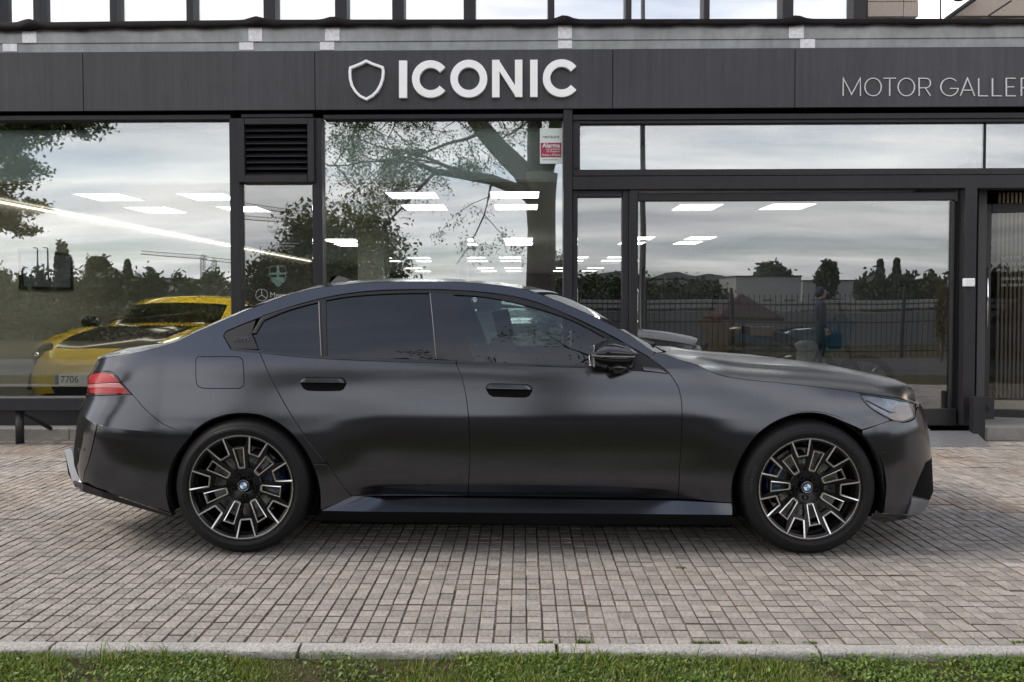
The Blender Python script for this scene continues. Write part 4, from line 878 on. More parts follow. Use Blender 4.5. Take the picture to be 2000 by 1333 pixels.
for px, top, wd, D, cn, lab in ((195, 498, 22, 70, 0, 'rounded tall tree rising above the mirrored tree line at the left'), (246, 507, 13, 70, 1, 'narrow cypress rising above the mirrored tree line'), (130, 478, 14, 40, 0, 'thin leafy tree top mirrored right of the framed picture'), (1508, 517, 34, 150, 0, 'round stone pine mirrored above the pale warehouse'), (1612, 516, 20, 110, 0, 'round tree mirrored behind the walking person'), (1716, 512, 9, 90, 1, 'left thin conifer mirrored above the tree row'), (1747, 511, 9, 90, 1, 'right thin conifer mirrored above the tree row')):
    x, y, _ = RF(px, 590, D); h_ = 1.5+(590-top)/F*D; tree('tall_tree', lab, (x, y, -.14), h_, wd/F*D, 6500, .0034*D, LD, cn, zc=h_*.66)
# hedge band behind the fence
for k, px in enumerate(range(-700, 2800, 110)):
    D = 48; x, y, z = RF(px, 590, D); o = leaves('hedge', cloud((x, y, .35), (2.2, 1, .75), 1100, 20), .12, LD if not (1200 < px < 2000) else LD+[LF[2]]); tag(o, 'low dark hedge section number %d from the left, mirrored behind the railing' % (k+1), 'hedge', 'low hedge sections behind the railing')
for k, px in enumerate(range(-420, 900, 62)):
    D = 32; x, y, z = RF(px, 590, D); o = leaves('hedge', cloud((x, y, .55), (1.1, .7, 1.0), 1300, 22), .085, [LF[0], LB[0], LB[1]]); tag(o, 'olive hedge section number %d from the left, mirrored low at the left' % (k+1), 'hedge', 'olive hedge sections mirrored low at the left')
# ---- hills
M_hill = mat('far_hill', (.030, .036, .040), .95, noise=[(.01, .8, 1.2)])
def hill(pts, D, nm='hill'):
    V = []; n = len(pts)
    for px, py in pts:
        x, y, z = RF(px, py, D); V += [(x, y, max(z, -.1)), (x, y-D*.25, -.2), (x, y+D*.12, -.2)]
    Fc = []
    for i in range(n-1): Fc += [(3*i, 3*i+1, 3*i+4, 3*i+3), (3*i, 3*i+3, 3*i+5, 3*i+2)]
    o = mesh(nm, V, Fc, M_hill, None, True); tag(o, kind='structure')
hill([(600, 590), (850, 575), (1050, 562), (1110, 545), (1150, 535), (1180, 530), (1212, 526), (1240, 537), (1275, 541), (1300, 533), (1325, 531), (1345, 537), (1360, 540), (1385, 535), (1410, 538), (1440, 545), (1500, 552), (1600, 556), (1750, 552), (1850, 545), (1950, 550), (2300, 560), (2900, 590)], 1500)
hill([(-1800, 585), (-1000, 560), (-400, 566), (100, 560), (400, 568), (700, 585)], 1700)
# ---- pale warehouses
M_wh = mat('warehouse_wall', (.25, .25, .25), .8, streak=((.5, .5, .1), .9, 1.08)); M_whd = mat('warehouse_dark', (.05, .05, .052), .7)
def ware(px0, px1, py, D, lab, stripe=True):
    x0, _, z = RF(px0, py, D); x1, y, _ = RF(px1, py, D); r = empty('warehouse', ((x0+x1)/2, y, -.1), 0, lab, 'warehouse'); hw = (x1-x0)/2
    m = MB(); m.box(-hw, hw, -12, 0, 0, z+.1, 0); m.build('wall', M_wh, r); m = MB(); m.box(-hw-.1, hw+.1, -12.1, .1, z+.1, z+.35, 0); m.build('roof_edge', M_fr, r)
    nw = max(3, int(hw*2/4))
    for k in range(nw):
        xx = -hw+(k+.5)*hw*2/nw; m = MB(); m.box(xx-.9, xx+.9, .0, .06, z*.18, z*.38, 0); m.build('window', M_whd, r)
ware(1250, 1342, 547, 150, 'long pale warehouse mirrored left in the right window'); ware(1440, 1562, 541, 140, 'pale warehouse with small windows mirrored at the middle of the right window'); ware(1565, 1710, 549, 170, 'grey warehouse mirrored behind the tree row'); ware(265, 350, 545, 120, 'pale building mirrored above the yellow car')
# ---- street lamp, railing
lx, ly, _ = RF(1255, 590, 17.2); la = empty('street_lamp', (lx, ly, -.1), 0, 'dark street lamp post mirrored at the left of the right window', 'street lamp')
mb = MB(); mb.tube([(0, 0, 0), (0, 0, .4), (0, 0, .42), (0, 0, 8.4)], [.10, .10, .072, .045], 12); mb.build('pole', M_frd, la, True)
mb = MB(); mb.tube([(0, 0, 8.3), (.1, -.4, 8.6), (.1, -1.1, 8.7)], .03, 8); mb.build('arm', M_frd, la, True); mb = MB(); mb.box(-.02, .22, -1.75, -1.05, 8.63, 8.73, 0, .03); mb.build('lamp_head', M_frd, la)
for px in (80, 101):
    x, y, z = RF(px, 482, 60); q = empty('street_lamp', (x, y, -.1), 0, 'thin far lamp post mirrored above the framed picture, '+('left one' if px == 80 else 'right one'), 'street lamp'); mb = MB(); mb.tube([(0, 0, 0), (0, 0, z)], [.09, .05], 6); mb.tube([(0, 0, z), (-.35, 0, z+.04)], .04, 5); mb.build('pole', M_frd, q)
DF = 20.6; fy = 2*YG-DF
fn = empty('iron_railing', (0, fy, -.14), 0, 'black iron railing with pointed bars behind the pavement, mirrored in the right window', 'fence')
fx0, fx1 = 1.0, 13; zt = 1.62; nb = 0
barme = None
M_iron = mat('black_iron', (.010, .010, .011), .5)
mb = MB(); mb.tube([(0, 0, .05), (0, 0, zt), (0, 0, zt+.03), (0, 0, zt+.10)], [.010, .010, .018, .001], 5); b0 = mb.build('bar', M_iron, fn)
x = fx0; first = True
while x < fx1:
    o = b0 if first else b0.copy()
    if not first: COL.objects.link(o); o.parent = fn
    first = False; o.location = (x, 0, 0); x += .135
for zz in (.18, .95, 1.42): box('rail', fx0, fx1, -.015, .015, zz, zz+.035, M_iron, fn, 0)
for x in np.arange(fx0, fx1+.1, 2.2): box('post', x-.035, x+.035, -.04, .04, 0, zt+.22, M_iron, fn, .004)
# low white-topped wall behind the railing, and awning
o = box('boundary_wall', 1.6, 22, fy-6.5, fy-6.2, -.14, 1.02, mat('low_wall_render', (.14, .14, .15), .8, noise=[(.6, .8, 1.1)]), None, .01); tag(o, 'long low pale wall mirrored behind the iron railing', 'wall')
o = box('boundary_wall', 2.2, 22, fy-9.5, fy-9.3, 1.1, 1.42, M_wh, None, .01); o2 = tag(o, 'long pale band of a shed roof edge mirrored behind the low wall', 'wall')
# dark parasol with red canopy
x, y, z = RF(1450, 600, 24); pr = empty('market_umbrella', (x, y, -.14), 0, 'dark red pyramid market umbrella mirrored above the motorcycles', 'umbrella')
mb = MB(); s = .95; mb.add([(-s, -s, 1.05), (s, -s, 1.05), (s, s, 1.05), (-s, s, 1.05), (0, 0, 1.75), (-s, -s, .95), (s, -s, .95), (s, s, .95), (-s, s, .95)], [(0, 1, 4), (1, 2, 4), (2, 3, 4), (3, 0, 4), (0, 5, 6, 1), (1, 6, 7, 2), (2, 7, 8, 3), (3, 8, 5, 0)]); mb.build('canopy', mat('dark_red_canvas', (.020, .005, .006), .8), pr); mb = MB(); mb.tube([(0, 0, 0), (0, 0, 1.7)], .025, 8); mb.build('pole', M_iron, pr)
# ---- cranes
M_cr = mat('crane_steel', (.10, .10, .11), .6)
def crane(mast, jibs, D, lab):
    x, y, z = RF(mast[0], mast[1], D); r = empty('tower_crane', (x, y, 0), 0, lab, 'crane'); s = D*.0022
    mb = MB()
    for (dx_, dy_) in ((-s, -s), (s, -s), (s, s), (-s, s)): mb.tube([(dx_, dy_, 0), (dx_, dy_, z)], s*.18, 4)
    zz = 0
    while zz < z: mb.tube([(-s, s, zz), (s, s, zz+2*s)], s*.12, 4); mb.tube([(s, -s, zz), (-s, -s, zz+2*s)], s*.12, 4); zz += 2*s
    mb.build('mast', M_cr, r)
    for (pa, pb) in jibs:
        a = Vector(RF(*pa, D))-r.location; b = Vector(RF(*pb, D))-r.location; mb = MB(); up = Vector((0, 0, s*2)); n = int((b-a).length/(s*2.2))
        mb.tube([a, b], s*.2, 4); mb.tube([a+up, b+up], s*.16, 4); mb.tube([a+Vector((0, s, 0)), b+Vector((0, s, 0))], s*.2, 4)
        for i in range(n):
            p, q = a.lerp(b, i/n), a.lerp(b, (i+1)/n); mb.tube([p, p.lerp(q, .5)+up], s*.1, 3); mb.tube([p.lerp(q, .5)+up, q], s*.1, 3)
        mb.build('jib', M_cr, r)
crane((419, 506), [((272, 494), (405, 504))], 160, 'low crane with its jib to the left, mirrored above the yellow car'); crane((396, 500), [((396, 505), (452, 512))], 170, 'second crane mast mirrored above the yellow car')
crane((760, 448), [((455, 400), (760, 440))], 150, 'upper crane jib mirrored across the narrow window'); crane((700, 445), [((450, 425), (700, 440))], 170, 'lower crane jib mirrored across the narrow window')
# parked vehicles beyond the railing
for (px, D, c, lab) in () and ((130, 27, (.05, .052, .055), 'dark grey car parked beyond the street, mirrored over the yellow car'),):
    x, y, z = RF(px, 640, D); q = empty('parked_car', (x, y, -.14), rad(90), lab, 'car', 'cars parked beyond the railing'); loft_car(q, mat('parked_car_paint', c, .3, .2, coat=1), 4.4, 1.8, 1.45)
# planter strip plants mirrored beside the red shrub
x, y, z = RF(1842, 600, 19); rs = empty('red_shrub', (x, y, -.14), 0, 'tall red leaved shrub mirrored at the right edge of the right window', 'shrub'); mb = MB(); mb.tube([(0, 0, 0), (.05, 0, 1.5)], [.03, .01], 5); mb.build('stem', M_bark, rs); leaves('foliage', cloud((0, 0, 1.15), (.18, .18, .8), 1500, 20), .035, [leafmat('leaf_red', (.12, .012, .012)), LF[0], LF[2]], rs)
# ---- person walking behind, mirrored
def person(loc, rz):
    r = empty('person', loc, rz, 'person in a dark blue hooded jacket carrying a bag, mirrored in the right window', 'person')
    v = {'pel': (0, 0, .95), 'ch': (0, .01, 1.18), 'sh': (0, .02, 1.40), 'nk': (0, .01, 1.50), 'hd': (0, -.02, 1.62), 'top': (0, -.02, 1.74), 'hl': (-.10, 0, .90), 'kl': (-.12, -.08, .50), 'al': (-.12, .02, .09), 'tl': (-.13, -.15, .04), 'hr': (.10, 0, .90), 'kr': (.11, .04, .50), 'ar': (.12, .20, .11), 'tr': (.13, .06, .04),
         'sl': (-.19, .02, 1.40), 'el': (-.25, .03, 1.13), 'wl': (-.24, -.10, .92), 'gl': (-.24, -.14, .84), 'sr': (.19, .02, 1.40), 'er': (.26, .04, 1.14), 'wr': (.26, -.05, .90), 'gr': (.26, -.08, .82)}
    R = {'pel': .16, 'ch': .155, 'sh': .13, 'nk': .06, 'hd': .095, 'top': .07, 'hl': .10, 'kl': .065, 'al': .045, 'tl': .04, 'hr': .10, 'kr': .065, 'ar': .045, 'tr': .04, 'sl': .08, 'el': .058, 'wl': .038, 'gl': .035, 'sr': .08, 'er': .058, 'wr': .038, 'gr': .035}
    E = [('pel', 'ch'), ('ch', 'sh'), ('sh', 'nk'), ('nk', 'hd'), ('hd', 'top'), ('pel', 'hl'), ('hl', 'kl'), ('kl', 'al'), ('al', 'tl'), ('pel', 'hr'), ('hr', 'kr'), ('kr', 'ar'), ('ar', 'tr'), ('sh', 'sl'), ('sl', 'el'), ('el', 'wl'), ('wl', 'gl'), ('sh', 'sr'), ('sr', 'er'), ('er', 'wr'), ('wr', 'gr')]
    ks = list(v); me = bpy.data.meshes.new('body'); me.from_pydata([v[k] for k in ks], [(ks.index(a), ks.index(b)) for a, b in E], [])
    o = bpy.data.objects.new('body', me); COL.objects.link(o); md = o.modifiers.new('s', 'SKIN')
    for i, k in enumerate(ks): me.skin_vertices[0].data[i].radius = (R[k], R[k]*(.75 if k in ('pel', 'ch', 'sh') else 1)); me.skin_vertices[0].data[i].use_root = (k == 'pel')
    sd_ = o.modifiers.new('u', 'SUBSURF'); sd_.levels = 2; dg = bpy.context.evaluated_depsgraph_get(); m2 = bpy.data.meshes.new_from_object(o.evaluated_get(dg)); bpy.data.objects.remove(o)
    skin = mat('skin', (.45, .28, .20), .55); jk = mat('navy_jacket', (.012, .022, .045), .7, noise=[(8, .8, 1.2)]); tr_ = mat('dark_trousers', (.015, .016, .02), .8); sh_ = mat('shoe_black', (.01, .01, .01), .5)
    for m in (jk, tr_, skin, sh_): m2.materials.append(m)
    for p in m2.polygons:
        c = p.center; p.material_index = 3 if c.z < .10 else 1 if c.z < .93 and abs(c.x) < .19 else 2 if (c.z > 1.53 or (c.z < .90 and abs(c.x) > .19)) else 0
        p.use_smooth = True
    o = link('body', m2, r)
    mb = MB(); mb.lathe([(0, -.10), (.06, -.09), (.105, -.02), (.11, .05), (.08, .11), (0, .13)], 18); q = mb.build('hood', jk, r, True); q.location = (0, .015, 1.645); q.rotation_euler = (rad(20), 0, 0); q.scale = (.95, .9, 1.1)
    for sx in (-1, 1):
        mb = MB(); mb.lathe([(0, -.012), (.008, -.006), (.01, 0)], 8); q = mb.build('eye', MT['gloss_black'], r); q.location = (sx*.032, -.112, 1.655)
    mb = MB(); mb.tube([(0, -.105, 1.66), (0, -.14, 1.625), (0, -.115, 1.615)], [.008, .014, .008], 6); mb.build('nose', skin, r, True)
    mb = MB(); mb.tube([(-.022, -.112, 1.585), (0, -.12, 1.583), (.022, -.112, 1.585)], .005, 5); mb.build('mouth', mat('lips', (.35, .14, .12), .5), r, True)
    for sx, gx, gy in ((-1, -.24, -.14), (1, .26, -.08)):
        mb = MB()
        for f_ in range(4): mb.tube([(gx, gy-.03+f_*.02, .80), (gx-sx*.008, gy-.03+f_*.02-.01, .76), (gx-sx*.02, gy-.03+f_*.02, .725+.008*abs(f_-1))], [.010, .009, .007], 6)
        mb.tube([(gx, gy-.04, .83), (gx-sx*.02, gy-.06, .79), (gx-sx*.025, gy-.06, .765)], [.011, .010, .007], 6); mb.build('fingers', skin, r, True)
    return r
x, y, z = RF(1603, 560, 16.9); person((x, y, -.10), rad(100))
x, y, z = RF(1628, 660, 16.9); mb = MB(); mb.box(-.16, .16, -.07, .07, 0, .38, 0, .05); mb.tube([(-.09, 0, .36), (-.07, 0, .56), (.07, 0, .56), (.09, 0, .36)], .012, 6); o = mb.build('shoulder_bag', mat('bag_blue', (.02, .05, .09), .6)); o.location = (x, y, .35); tag(o, 'dark blue bag hanging at the side of the walking person', 'bag')
# ================================================================== the matte black saloon
YC = 5.18                                   # centre plane of the car
car = empty('saloon_car', (0, YC, 0), 0, 'matte black four door sports saloon parked side on across the paved forecourt', 'car')
def herm(xs, ys, x):
    xs = np.array(xs, float); ys = np.array(ys, float); x = np.clip(x, xs[0], xs[-1]); d = np.diff(ys, axis=0)/np.diff(xs).reshape((-1,)+(1,)*(ys.ndim-1))
    m = np.zeros_like(ys); m[0] = d[0]; m[-1] = d[-1]
    a, b = d[:-1], d[1:]; ok = a*b > 0; m[1:-1] = np.where(ok, 2*a*b/np.where(ok, a+b, 1), 0)
    i = np.clip(np.searchsorted(xs, x, side='right')-1, 0, len(xs)-2); h = xs[i+1]-xs[i]; t = (x-xs[i])/h
    sh_ = (-1,)+(1,)*(ys.ndim-1); t = t.reshape(sh_); h = h.reshape(sh_)
    return (2*t**3-3*t**2+1)*ys[i]+(t**3-2*t**2+t)*h*m[i]+(-2*t**3+3*t**2)*ys[i+1]+(t**3-t**2)*h*m[i+1]
ZK = [.10, .22, .30, .38, .50, .62, .72, .80, .90, .98, 1.04, 1.10, 1.20, 1.30, 1.40, 1.48, 1.56]
ST = {  # world x : half widths at the heights above
 -2.10: [.90, .925, .94, .950, .958, .962, .945, .928, .903, .878, .850, .822, .77, .71, .65, .60, .55],
 -1.90: [.93, .945, .955, .963, .970, .969, .954, .938, .915, .889, .864, .832, .777, .715, .652, .605, .56],
 -1.49: [.96, .965, .971, .978, .986, .985, .973, .958, .934, .908, .882, .846, .785, .720, .655, .607, .565],
 -1.08: [.945, .950, .956, .964, .970, .970, .962, .948, .927, .903, .877, .843, .784, .720, .655, .607, .565],
 -.75:  [.840, .855, .868, .912, .934, .948, .952, .944, .924, .900, .872, .840, .782, .719, .655, .607, .565],
 -.25:  [.835, .850, .866, .918, .934, .945, .949, .940, .919, .897, .869, .838, .781, .719, .655, .607, .565],
 .55:   [.835, .850, .878, .920, .933, .945, .949, .941, .920, .897, .866, .834, .777, .716, .652, .604, .56],
 .88:   [.850, .866, .898, .928, .938, .949, .952, .944, .922, .897, .864, .830, .772, .71, .65, .60, .555],
 1.13:  [.935, .942, .948, .960, .968, .968, .959, .944, .920, .889, .855, .818, .76, .70, .64, .59, .55],
 1.52:  [.96, .965, .971, .978, .985, .983, .970, .950, .912, .868, .825, .78, .72, .66, .60, .55, .50],
 1.85:  [.945, .950, .955, .960, .966, .966, .952, .926, .868, .810, .76, .71, .65, .60, .55, .50, .45],
 2.10:  [.935, .940, .945, .952, .956, .950, .930, .895, .830, .765, .70, .65, .60, .55, .50, .45, .40]}
sx_ = sorted(ST); tab = np.array([ST[k] for k in sx_])
GX = np.linspace(-2.3, 2.3, 231); GZ = np.linspace(.08, 1.56, 186)
T1 = herm(ZK, tab.T, GZ)                     # z x stations
T2 = herm(sx_, T1.T, GX)                     # x x z
kx = np.exp(-np.linspace(-2, 2, 13)**2); kx /= kx.sum(); kz = np.exp(-np.linspace(-2, 2, 5)**2); kz /= kz.sum()
pad = np.pad(T2, ((6, 6), (2, 2)), 'edge')
T2 = np.apply_along_axis(lambda a: np.convolve(a, kx, 'valid'), 0, pad); T2 = np.apply_along_axis(lambda a: np.convolve(a, kz, 'valid'), 1, T2)
def cub(t): return np.stack([-.5*t+t*t-.5*t**3, 1-2.5*t*t+1.5*t**3, .5*t+2*t*t-1.5*t**3, -.5*t*t+.5*t**3], -1)
def wside(x, z):
    x = np.clip(x, GX[0], GX[-1]-1e-6); z = np.clip(z, GZ[0], GZ[-1]-1e-6)
    fx = (x-GX[0])/(GX[1]-GX[0]); fz = (z-GZ[0])/(GZ[1]-GZ[0]); ix = np.floor(fx).astype(int); iz = np.floor(fz).astype(int)
    wx = cub(fx-ix); wz = cub(fz-iz); r = np.zeros(np.broadcast(x, z).shape)
    for a in range(4):
        for b in range(4): r = r+wx[..., a]*wz[..., b]*T2[np.clip(ix-1+a, 0, len(GX)-1), np.clip(iz-1+b, 0, len(GZ)-1)]
    return r
# plan curve of the ends (superellipse, by arc length)
PE = 2.7; u_ = np.concatenate([np.linspace(0, .97, 400), 1-(1-np.linspace(.97, 1, 400))**1.0]); 
ph = np.linspace(0, pi/2, 1600); cu = np.sin(ph)**(2/PE); cv = np.cos(ph)**(2/PE); AN, WN = .70, .95
arcl = np.concatenate([[0], np.cumsum(np.hypot(np.diff(cu)*AN, np.diff(cv)*WN))]); LE = arcl[-1]
XF0, XR0 = 1.68, -1.95
def tanpt(xn, z, side):
    x0 = XF0 if side > 0 else XR0; x = x0+(xn-x0)*cu; ww = wside(np.full_like(x, x0), np.full_like(x, z))*cv
    p_ = proj(x, YC-ww, np.full_like(x, z))[0]; k = (np.argmax if side > 0 else np.argmin)(p_); return p_[k], YC-ww[k]
def endcurve(pts, side):
    zs, xs = [], []
    for px, py in pts:
        Y = 4.6
        for _ in range(4):
            z = P(px, py, Y)[2]; lo, hi = (1.9, 2.9) if side > 0 else (-3.1, -2.1)
            for _ in range(22):
                m = (lo+hi)/2; q, Y = tanpt(m, z, side)
                if q < px: lo = m
                else: hi = m
        zs.append(z); xs.append((lo+hi)/2)
    o = np.argsort(zs); return np.array(zs)[o], np.array(xs)[o]
zF, xF = endcurve([(1795, 786), (1801, 793), (1811, 819), (1815.5, 852), (1820, 884), (1822, 925), (1823.5, 959), (1813, 981), (1799, 1000)], 1)
zR, xR = endcurve([(189, 705), (178, 727), (169.6, 738), (169.6, 770), (165, 781), (156.6, 803), (148.7, 846), (142.6, 877), (141, 905), (148, 930), (161, 953)], -1)
def ends(z, zs, xs):
    r = np.interp(z, zs, xs); return r
FACET = None; TM = ''; FM = False
def S(s, z, off=0.0):
    s = np.asarray(s, float); z = np.asarray(z, float); s, z = np.broadcast_arrays(s, z); x = s.copy(); f = np.ones_like(s)
    af = ends(z, zF, xF)-XF0; ar = XR0-ends(z, zR, xR)
    q = s > XF0; t = np.clip(s-XF0, 0, LE); x = np.where(q, XF0+af*np.interp(t, arcl, cu), x); f = np.where(q, np.interp(t, arcl, cv), f)
    q2 = s < XR0; t = np.clip(XR0-s, 0, LE); x = np.where(q2, XR0-ar*np.interp(t, arcl, cu), x); f = np.where(q2, np.interp(t, arcl, cv), f)
    ww = wside(np.clip(s, XR0, XF0)*0+np.where(q, XF0+(np.clip(x, XF0, 9)-XF0)*.25, np.where(q2, XR0+(x-XR0)*.25, s)), z)*f
    # rear corner facet
    if FACET is not None:
        A = np.clip((-1.90-s)/.45, 0, 1); A = A*A*(3-2*A)*.036; dz_ = z-FACET[2]
        up = 1-dz_/.17; low = 1+dz_/.42
        tt = up if TM == 'up' else low if TM == 'low' else np.minimum(up, low)
        ww = ww+A*np.clip(tt, 0, 1.3)
        if FM: ww = ww-(np.interp(z, FACET[0], FACET[1])-s)*.22
    return x, -(ww+off), z
def Sn(s, z):
    h = .006; a = np.stack(S(s+h, z), -1)-np.stack(S(s-h, z), -1); b = np.stack(S(s, z+h), -1)-np.stack(S(s, z-h), -1)
    n = np.cross(a, b); return n/np.linalg.norm(n, axis=-1)[..., None]
SS = np.linspace(XR0-LE, XF0+LE, 1400)
def inv(px, py):
    z = .8
    for _ in range(7):
        x, y, zz = S(SS, np.full_like(SS, z)); q = proj(x, y+YC, zz)[0]; i0 = np.argmin(q); i1 = np.argmax(q)
        s = np.interp(px, q[i0:i1+1], SS[i0:i1+1]); xx, yy, _ = S(s, z); z = P(px, py, float(yy)+YC)[2]
    return float(s), float(z)
_f = sorted([inv(*p)[::-1] for p in ((190, 830), (181, 868), (172, 903), (163, 940))]); FACET = ([a for a, b in _f], [b for a, b in _f], inv(195, 831)[1]); print('FACET', FACET)
def smooth_poly(pts, closed, step=.03, ang=32):
    pts = [np.array(p, float) for p in pts]; n = len(pts); res = []
    def corner(i):
        if not closed and i in (0, n-1): return True
        a = pts[i]-pts[i-1]; b = pts[(i+1) % n]-pts[i]; c = a@b/(np.hypot(*a)*np.hypot(*b)+1e-12); return c < cos(rad(ang))
    cn = [corner(i) for i in range(n)]
    for i in range(n if closed else n-1):
        p1, p2 = pts[i], pts[(i+1) % n]; d = np.hypot(*(p2-p1))
        p0 = p1-(p2-p1) if cn[i] else pts[i-1]; p3 = p2+(p2-p1) if cn[(i+1) % n] else pts[(i+2) % n]
        m1 = (p2-p1) if cn[i] else (p2-p0)*d/(d+np.hypot(*(p1-p0))); m2 = (p2-p1) if cn[(i+1) % n] else (p3-p1)*d/(d+np.hypot(*(p3-p2)))
        k = max(1, int(d/step))
        for j in range(k):
            t = j/k; res.append((2*t**3-3*t**2+1)*p1+(t**3-2*t**2+t)*m1+(-2*t**3+3*t**2)*p2+(t**3-t**2)*m2)
    if not closed: res.append(pts[-1])
    return np.array(res)
def conv(pts): return [inv(*p) if len(p) == 2 else (p[1], p[2]) for p in pts]
def inset(P2, d):
    n = len(P2); a = P2-np.roll(P2, 1, 0); b = np.roll(P2, -1, 0)-P2; a /= np.linalg.norm(a, axis=1)[:, None]+1e-12; b /= np.linalg.norm(b, axis=1)[:, None]+1e-12
    area = .5*np.sum(P2[:, 0]*np.roll(P2[:, 1], -1)-np.roll(P2[:, 0], -1)*P2[:, 1]); sg_ = 1 if area > 0 else -1
    na = np.stack([-a[:, 1], a[:, 0]], 1)*sg_; nb = np.stack([-b[:, 1], b[:, 0]], 1)*sg_; m = na+nb; m /= np.linalg.norm(m, axis=1)[:, None]+1e-9
    return P2+m*(d/np.clip((m*na).sum(1), .5, 1))[:, None]
def pip(poly, p):
    x, y = p[:, 0], p[:, 1]; r = np.zeros(len(p), bool); a = poly; b = np.roll(poly, -1, 0)
    for (x1, y1), (x2, y2) in zip(a, b):
        c = ((y1 > y) != (y2 > y)); r ^= c & (x < (x2-x1)*(y-y1)/(y2-y1+1e-15)+x1)
    return r
def mirror_copy(o, parent=None):
    c = o.copy(); COL.objects.link(c); c.parent = parent or o.parent; c.scale = (1, -1, 1); 
    return c
def panel(name, outline, m, off=0.0, gap=.0028, flange=.016, step=.028, both=True, raw=None, parent=None, grid=(.032, .026)):
    pts = raw if raw is not None else conv(outline); C = smooth_poly(pts, True, step)
    area = .5*np.sum(C[:, 0]*np.roll(C[:, 1], -1)-np.roll(C[:, 0], -1)*C[:, 1])
    if area < 0: C = C[::-1].copy()
    C = inset(C, gap) if gap else C
    gx, gz = np.meshgrid(np.arange(C[:, 0].min(), C[:, 0].max(), grid[0]), np.arange(C[:, 1].min(), C[:, 1].max(), grid[1])); g = np.stack([gx.ravel(), gz.ravel()], 1)
    g = g[pip(inset(C, min(grid)*.45), g)] if len(C) > 3 else g
    if len(g):
        g = g[pip(C, g)]
        dd = np.min(np.linalg.norm(g[:, None]-C[None], axis=2), axis=1) if len(g) else []; g = g[dd > min(grid)*.38] if len(g) else g
    allp = np.concatenate([C, g]) if len(g) else C; n = len(C)
    vo, eo, fo, *_ = geometry.delaunay_2d_cdt([Vector(p) for p in allp], [(i, (i+1) % n) for i in range(n)], [], 0, 1e-7)
    vo = np.array([tuple(v) for v in vo]); fo = [tuple(f) for f in fo]
    cen = np.array([vo[list(f)].mean(0) for f in fo]); keep = pip(C, cen); fo = [f for f, k in zip(fo, keep) if k]
    X = np.stack(S(vo[:, 0], vo[:, 1], off), 1); NN = Sn(vo[:, 0], vo[:, 1]); fo2 = []
    for f in fo:
        a, b, c = [vo[i] for i in f[:3]]; cr = (b[0]-a[0])*(c[1]-a[1])-(b[1]-a[1])*(c[0]-a[0]); fo2.append(f if cr > 0 else f[::-1])
    V = list(X); N_ = list(NN); Fc = list(fo2)
    if flange:
        e = np.stack(S(C[:, 0], C[:, 1], off), 1); nn = Sn(C[:, 0], C[:, 1]); t = np.roll(e, -1, 0)-np.roll(e, 1, 0); t /= np.linalg.norm(t, axis=1)[:, None]+1e-12
        outn = np.cross(t, nn); b0 = len(V)
        e1 = e+outn*.0012-nn*.0012; e2 = e+outn*.0012-nn*flange
        V += list(e)+list(e1)+list(e1)+list(e2); N_ += list(nn)+list((outn+nn)/1.414)+list(outn)+list(outn)
        for i in range(n):
            j = (i+1) % n
            Fc += [(b0+i, b0+n+i, b0+n+j, b0+j), (b0+2*n+i, b0+3*n+i, b0+3*n+j, b0+2*n+j)]
    me = bpy.data.meshes.new(name); me.from_pydata([tuple(v) for v in V], [], [tuple(map(int, f)) for f in Fc]); me.polygons.foreach_set('use_smooth', [True]*len(me.polygons)); me.update()
    me.normals_split_custom_set_from_vertices([tuple(map(float, v)) for v in N_])
    o = link(name, me, parent or car, m)
    if both: mirror_copy(o)
    return o
def grid_surf(name, rows, m, both=True, parent=None, smooth=True, off=0, sharp=None):      # rows: list of equal-length lists of (px,py,halfwidth) or ('w',x,y,z)
    pts = []
    for r in rows: pts.append([(P(q[0], q[1], YC-q[2])[0], -q[2], P(q[0], q[1], YC-q[2])[2]) if len(q) == 3 else tuple(q[1:]) for q in r])
    n = len(pts[0]); V = [p for r in pts for p in r]; Fc = [(i*n+j, i*n+j+1, (i+1)*n+j+1, (i+1)*n+j) for i in range(len(rows)-1) for j in range(n-1)]
    o = mesh(name, V, Fc, m, parent or car, smooth); bm = bmesh.new(); bm.from_mesh(o.data); bmesh.ops.recalc_face_normals(bm, faces=bm.faces); bm.to_mesh(o.data); bm.free()
    if sharp: auto_smooth(o, sharp)
    if both: mirror_copy(o)
    return o
def resamp(pts, n):
    pts = np.array(pts, float); d = np.concatenate([[0], np.cumsum(np.linalg.norm(np.diff(pts, axis=0), axis=1))]); t = np.linspace(0, d[-1], n); return np.stack([np.interp(t, d, pts[:, i]) for i in range(pts.shape[1])], 1)
def strip(name, A, B, m, off=.004, both=True, th=.008, n=None, parent=None):      # band between two outlines on the skin
    A = smooth_poly(conv(A), False, .02); B = smooth_poly(conv(B), False, .02); n = n or max(len(A), len(B)); A = resamp(A, n); B = resamp(B, n)
    a = np.stack(S(A[:, 0], A[:, 1], off), 1); b = np.stack(S(B[:, 0], B[:, 1], off), 1); nn = Sn(A[:, 0], A[:, 1]); c = (a+b)/2+nn*.0015
    rows = [a-nn*th, a, c, b, b-nn*th]; V = [tuple(p) for r in rows for p in r]
    Fc = [(i*n+j, i*n+j+1, (i+1)*n+j+1, (i+1)*n+j) for i in range(4) for j in range(n-1)]
    o = mesh(name, V, Fc, m, parent or car); bm = bmesh.new(); bm.from_mesh(o.data); bmesh.ops.recalc_face_normals(bm, faces=bm.faces); bm.to_mesh(o.data); bm.free(); auto_smooth(o, 40)
    if both: mirror_copy(o)
    return o

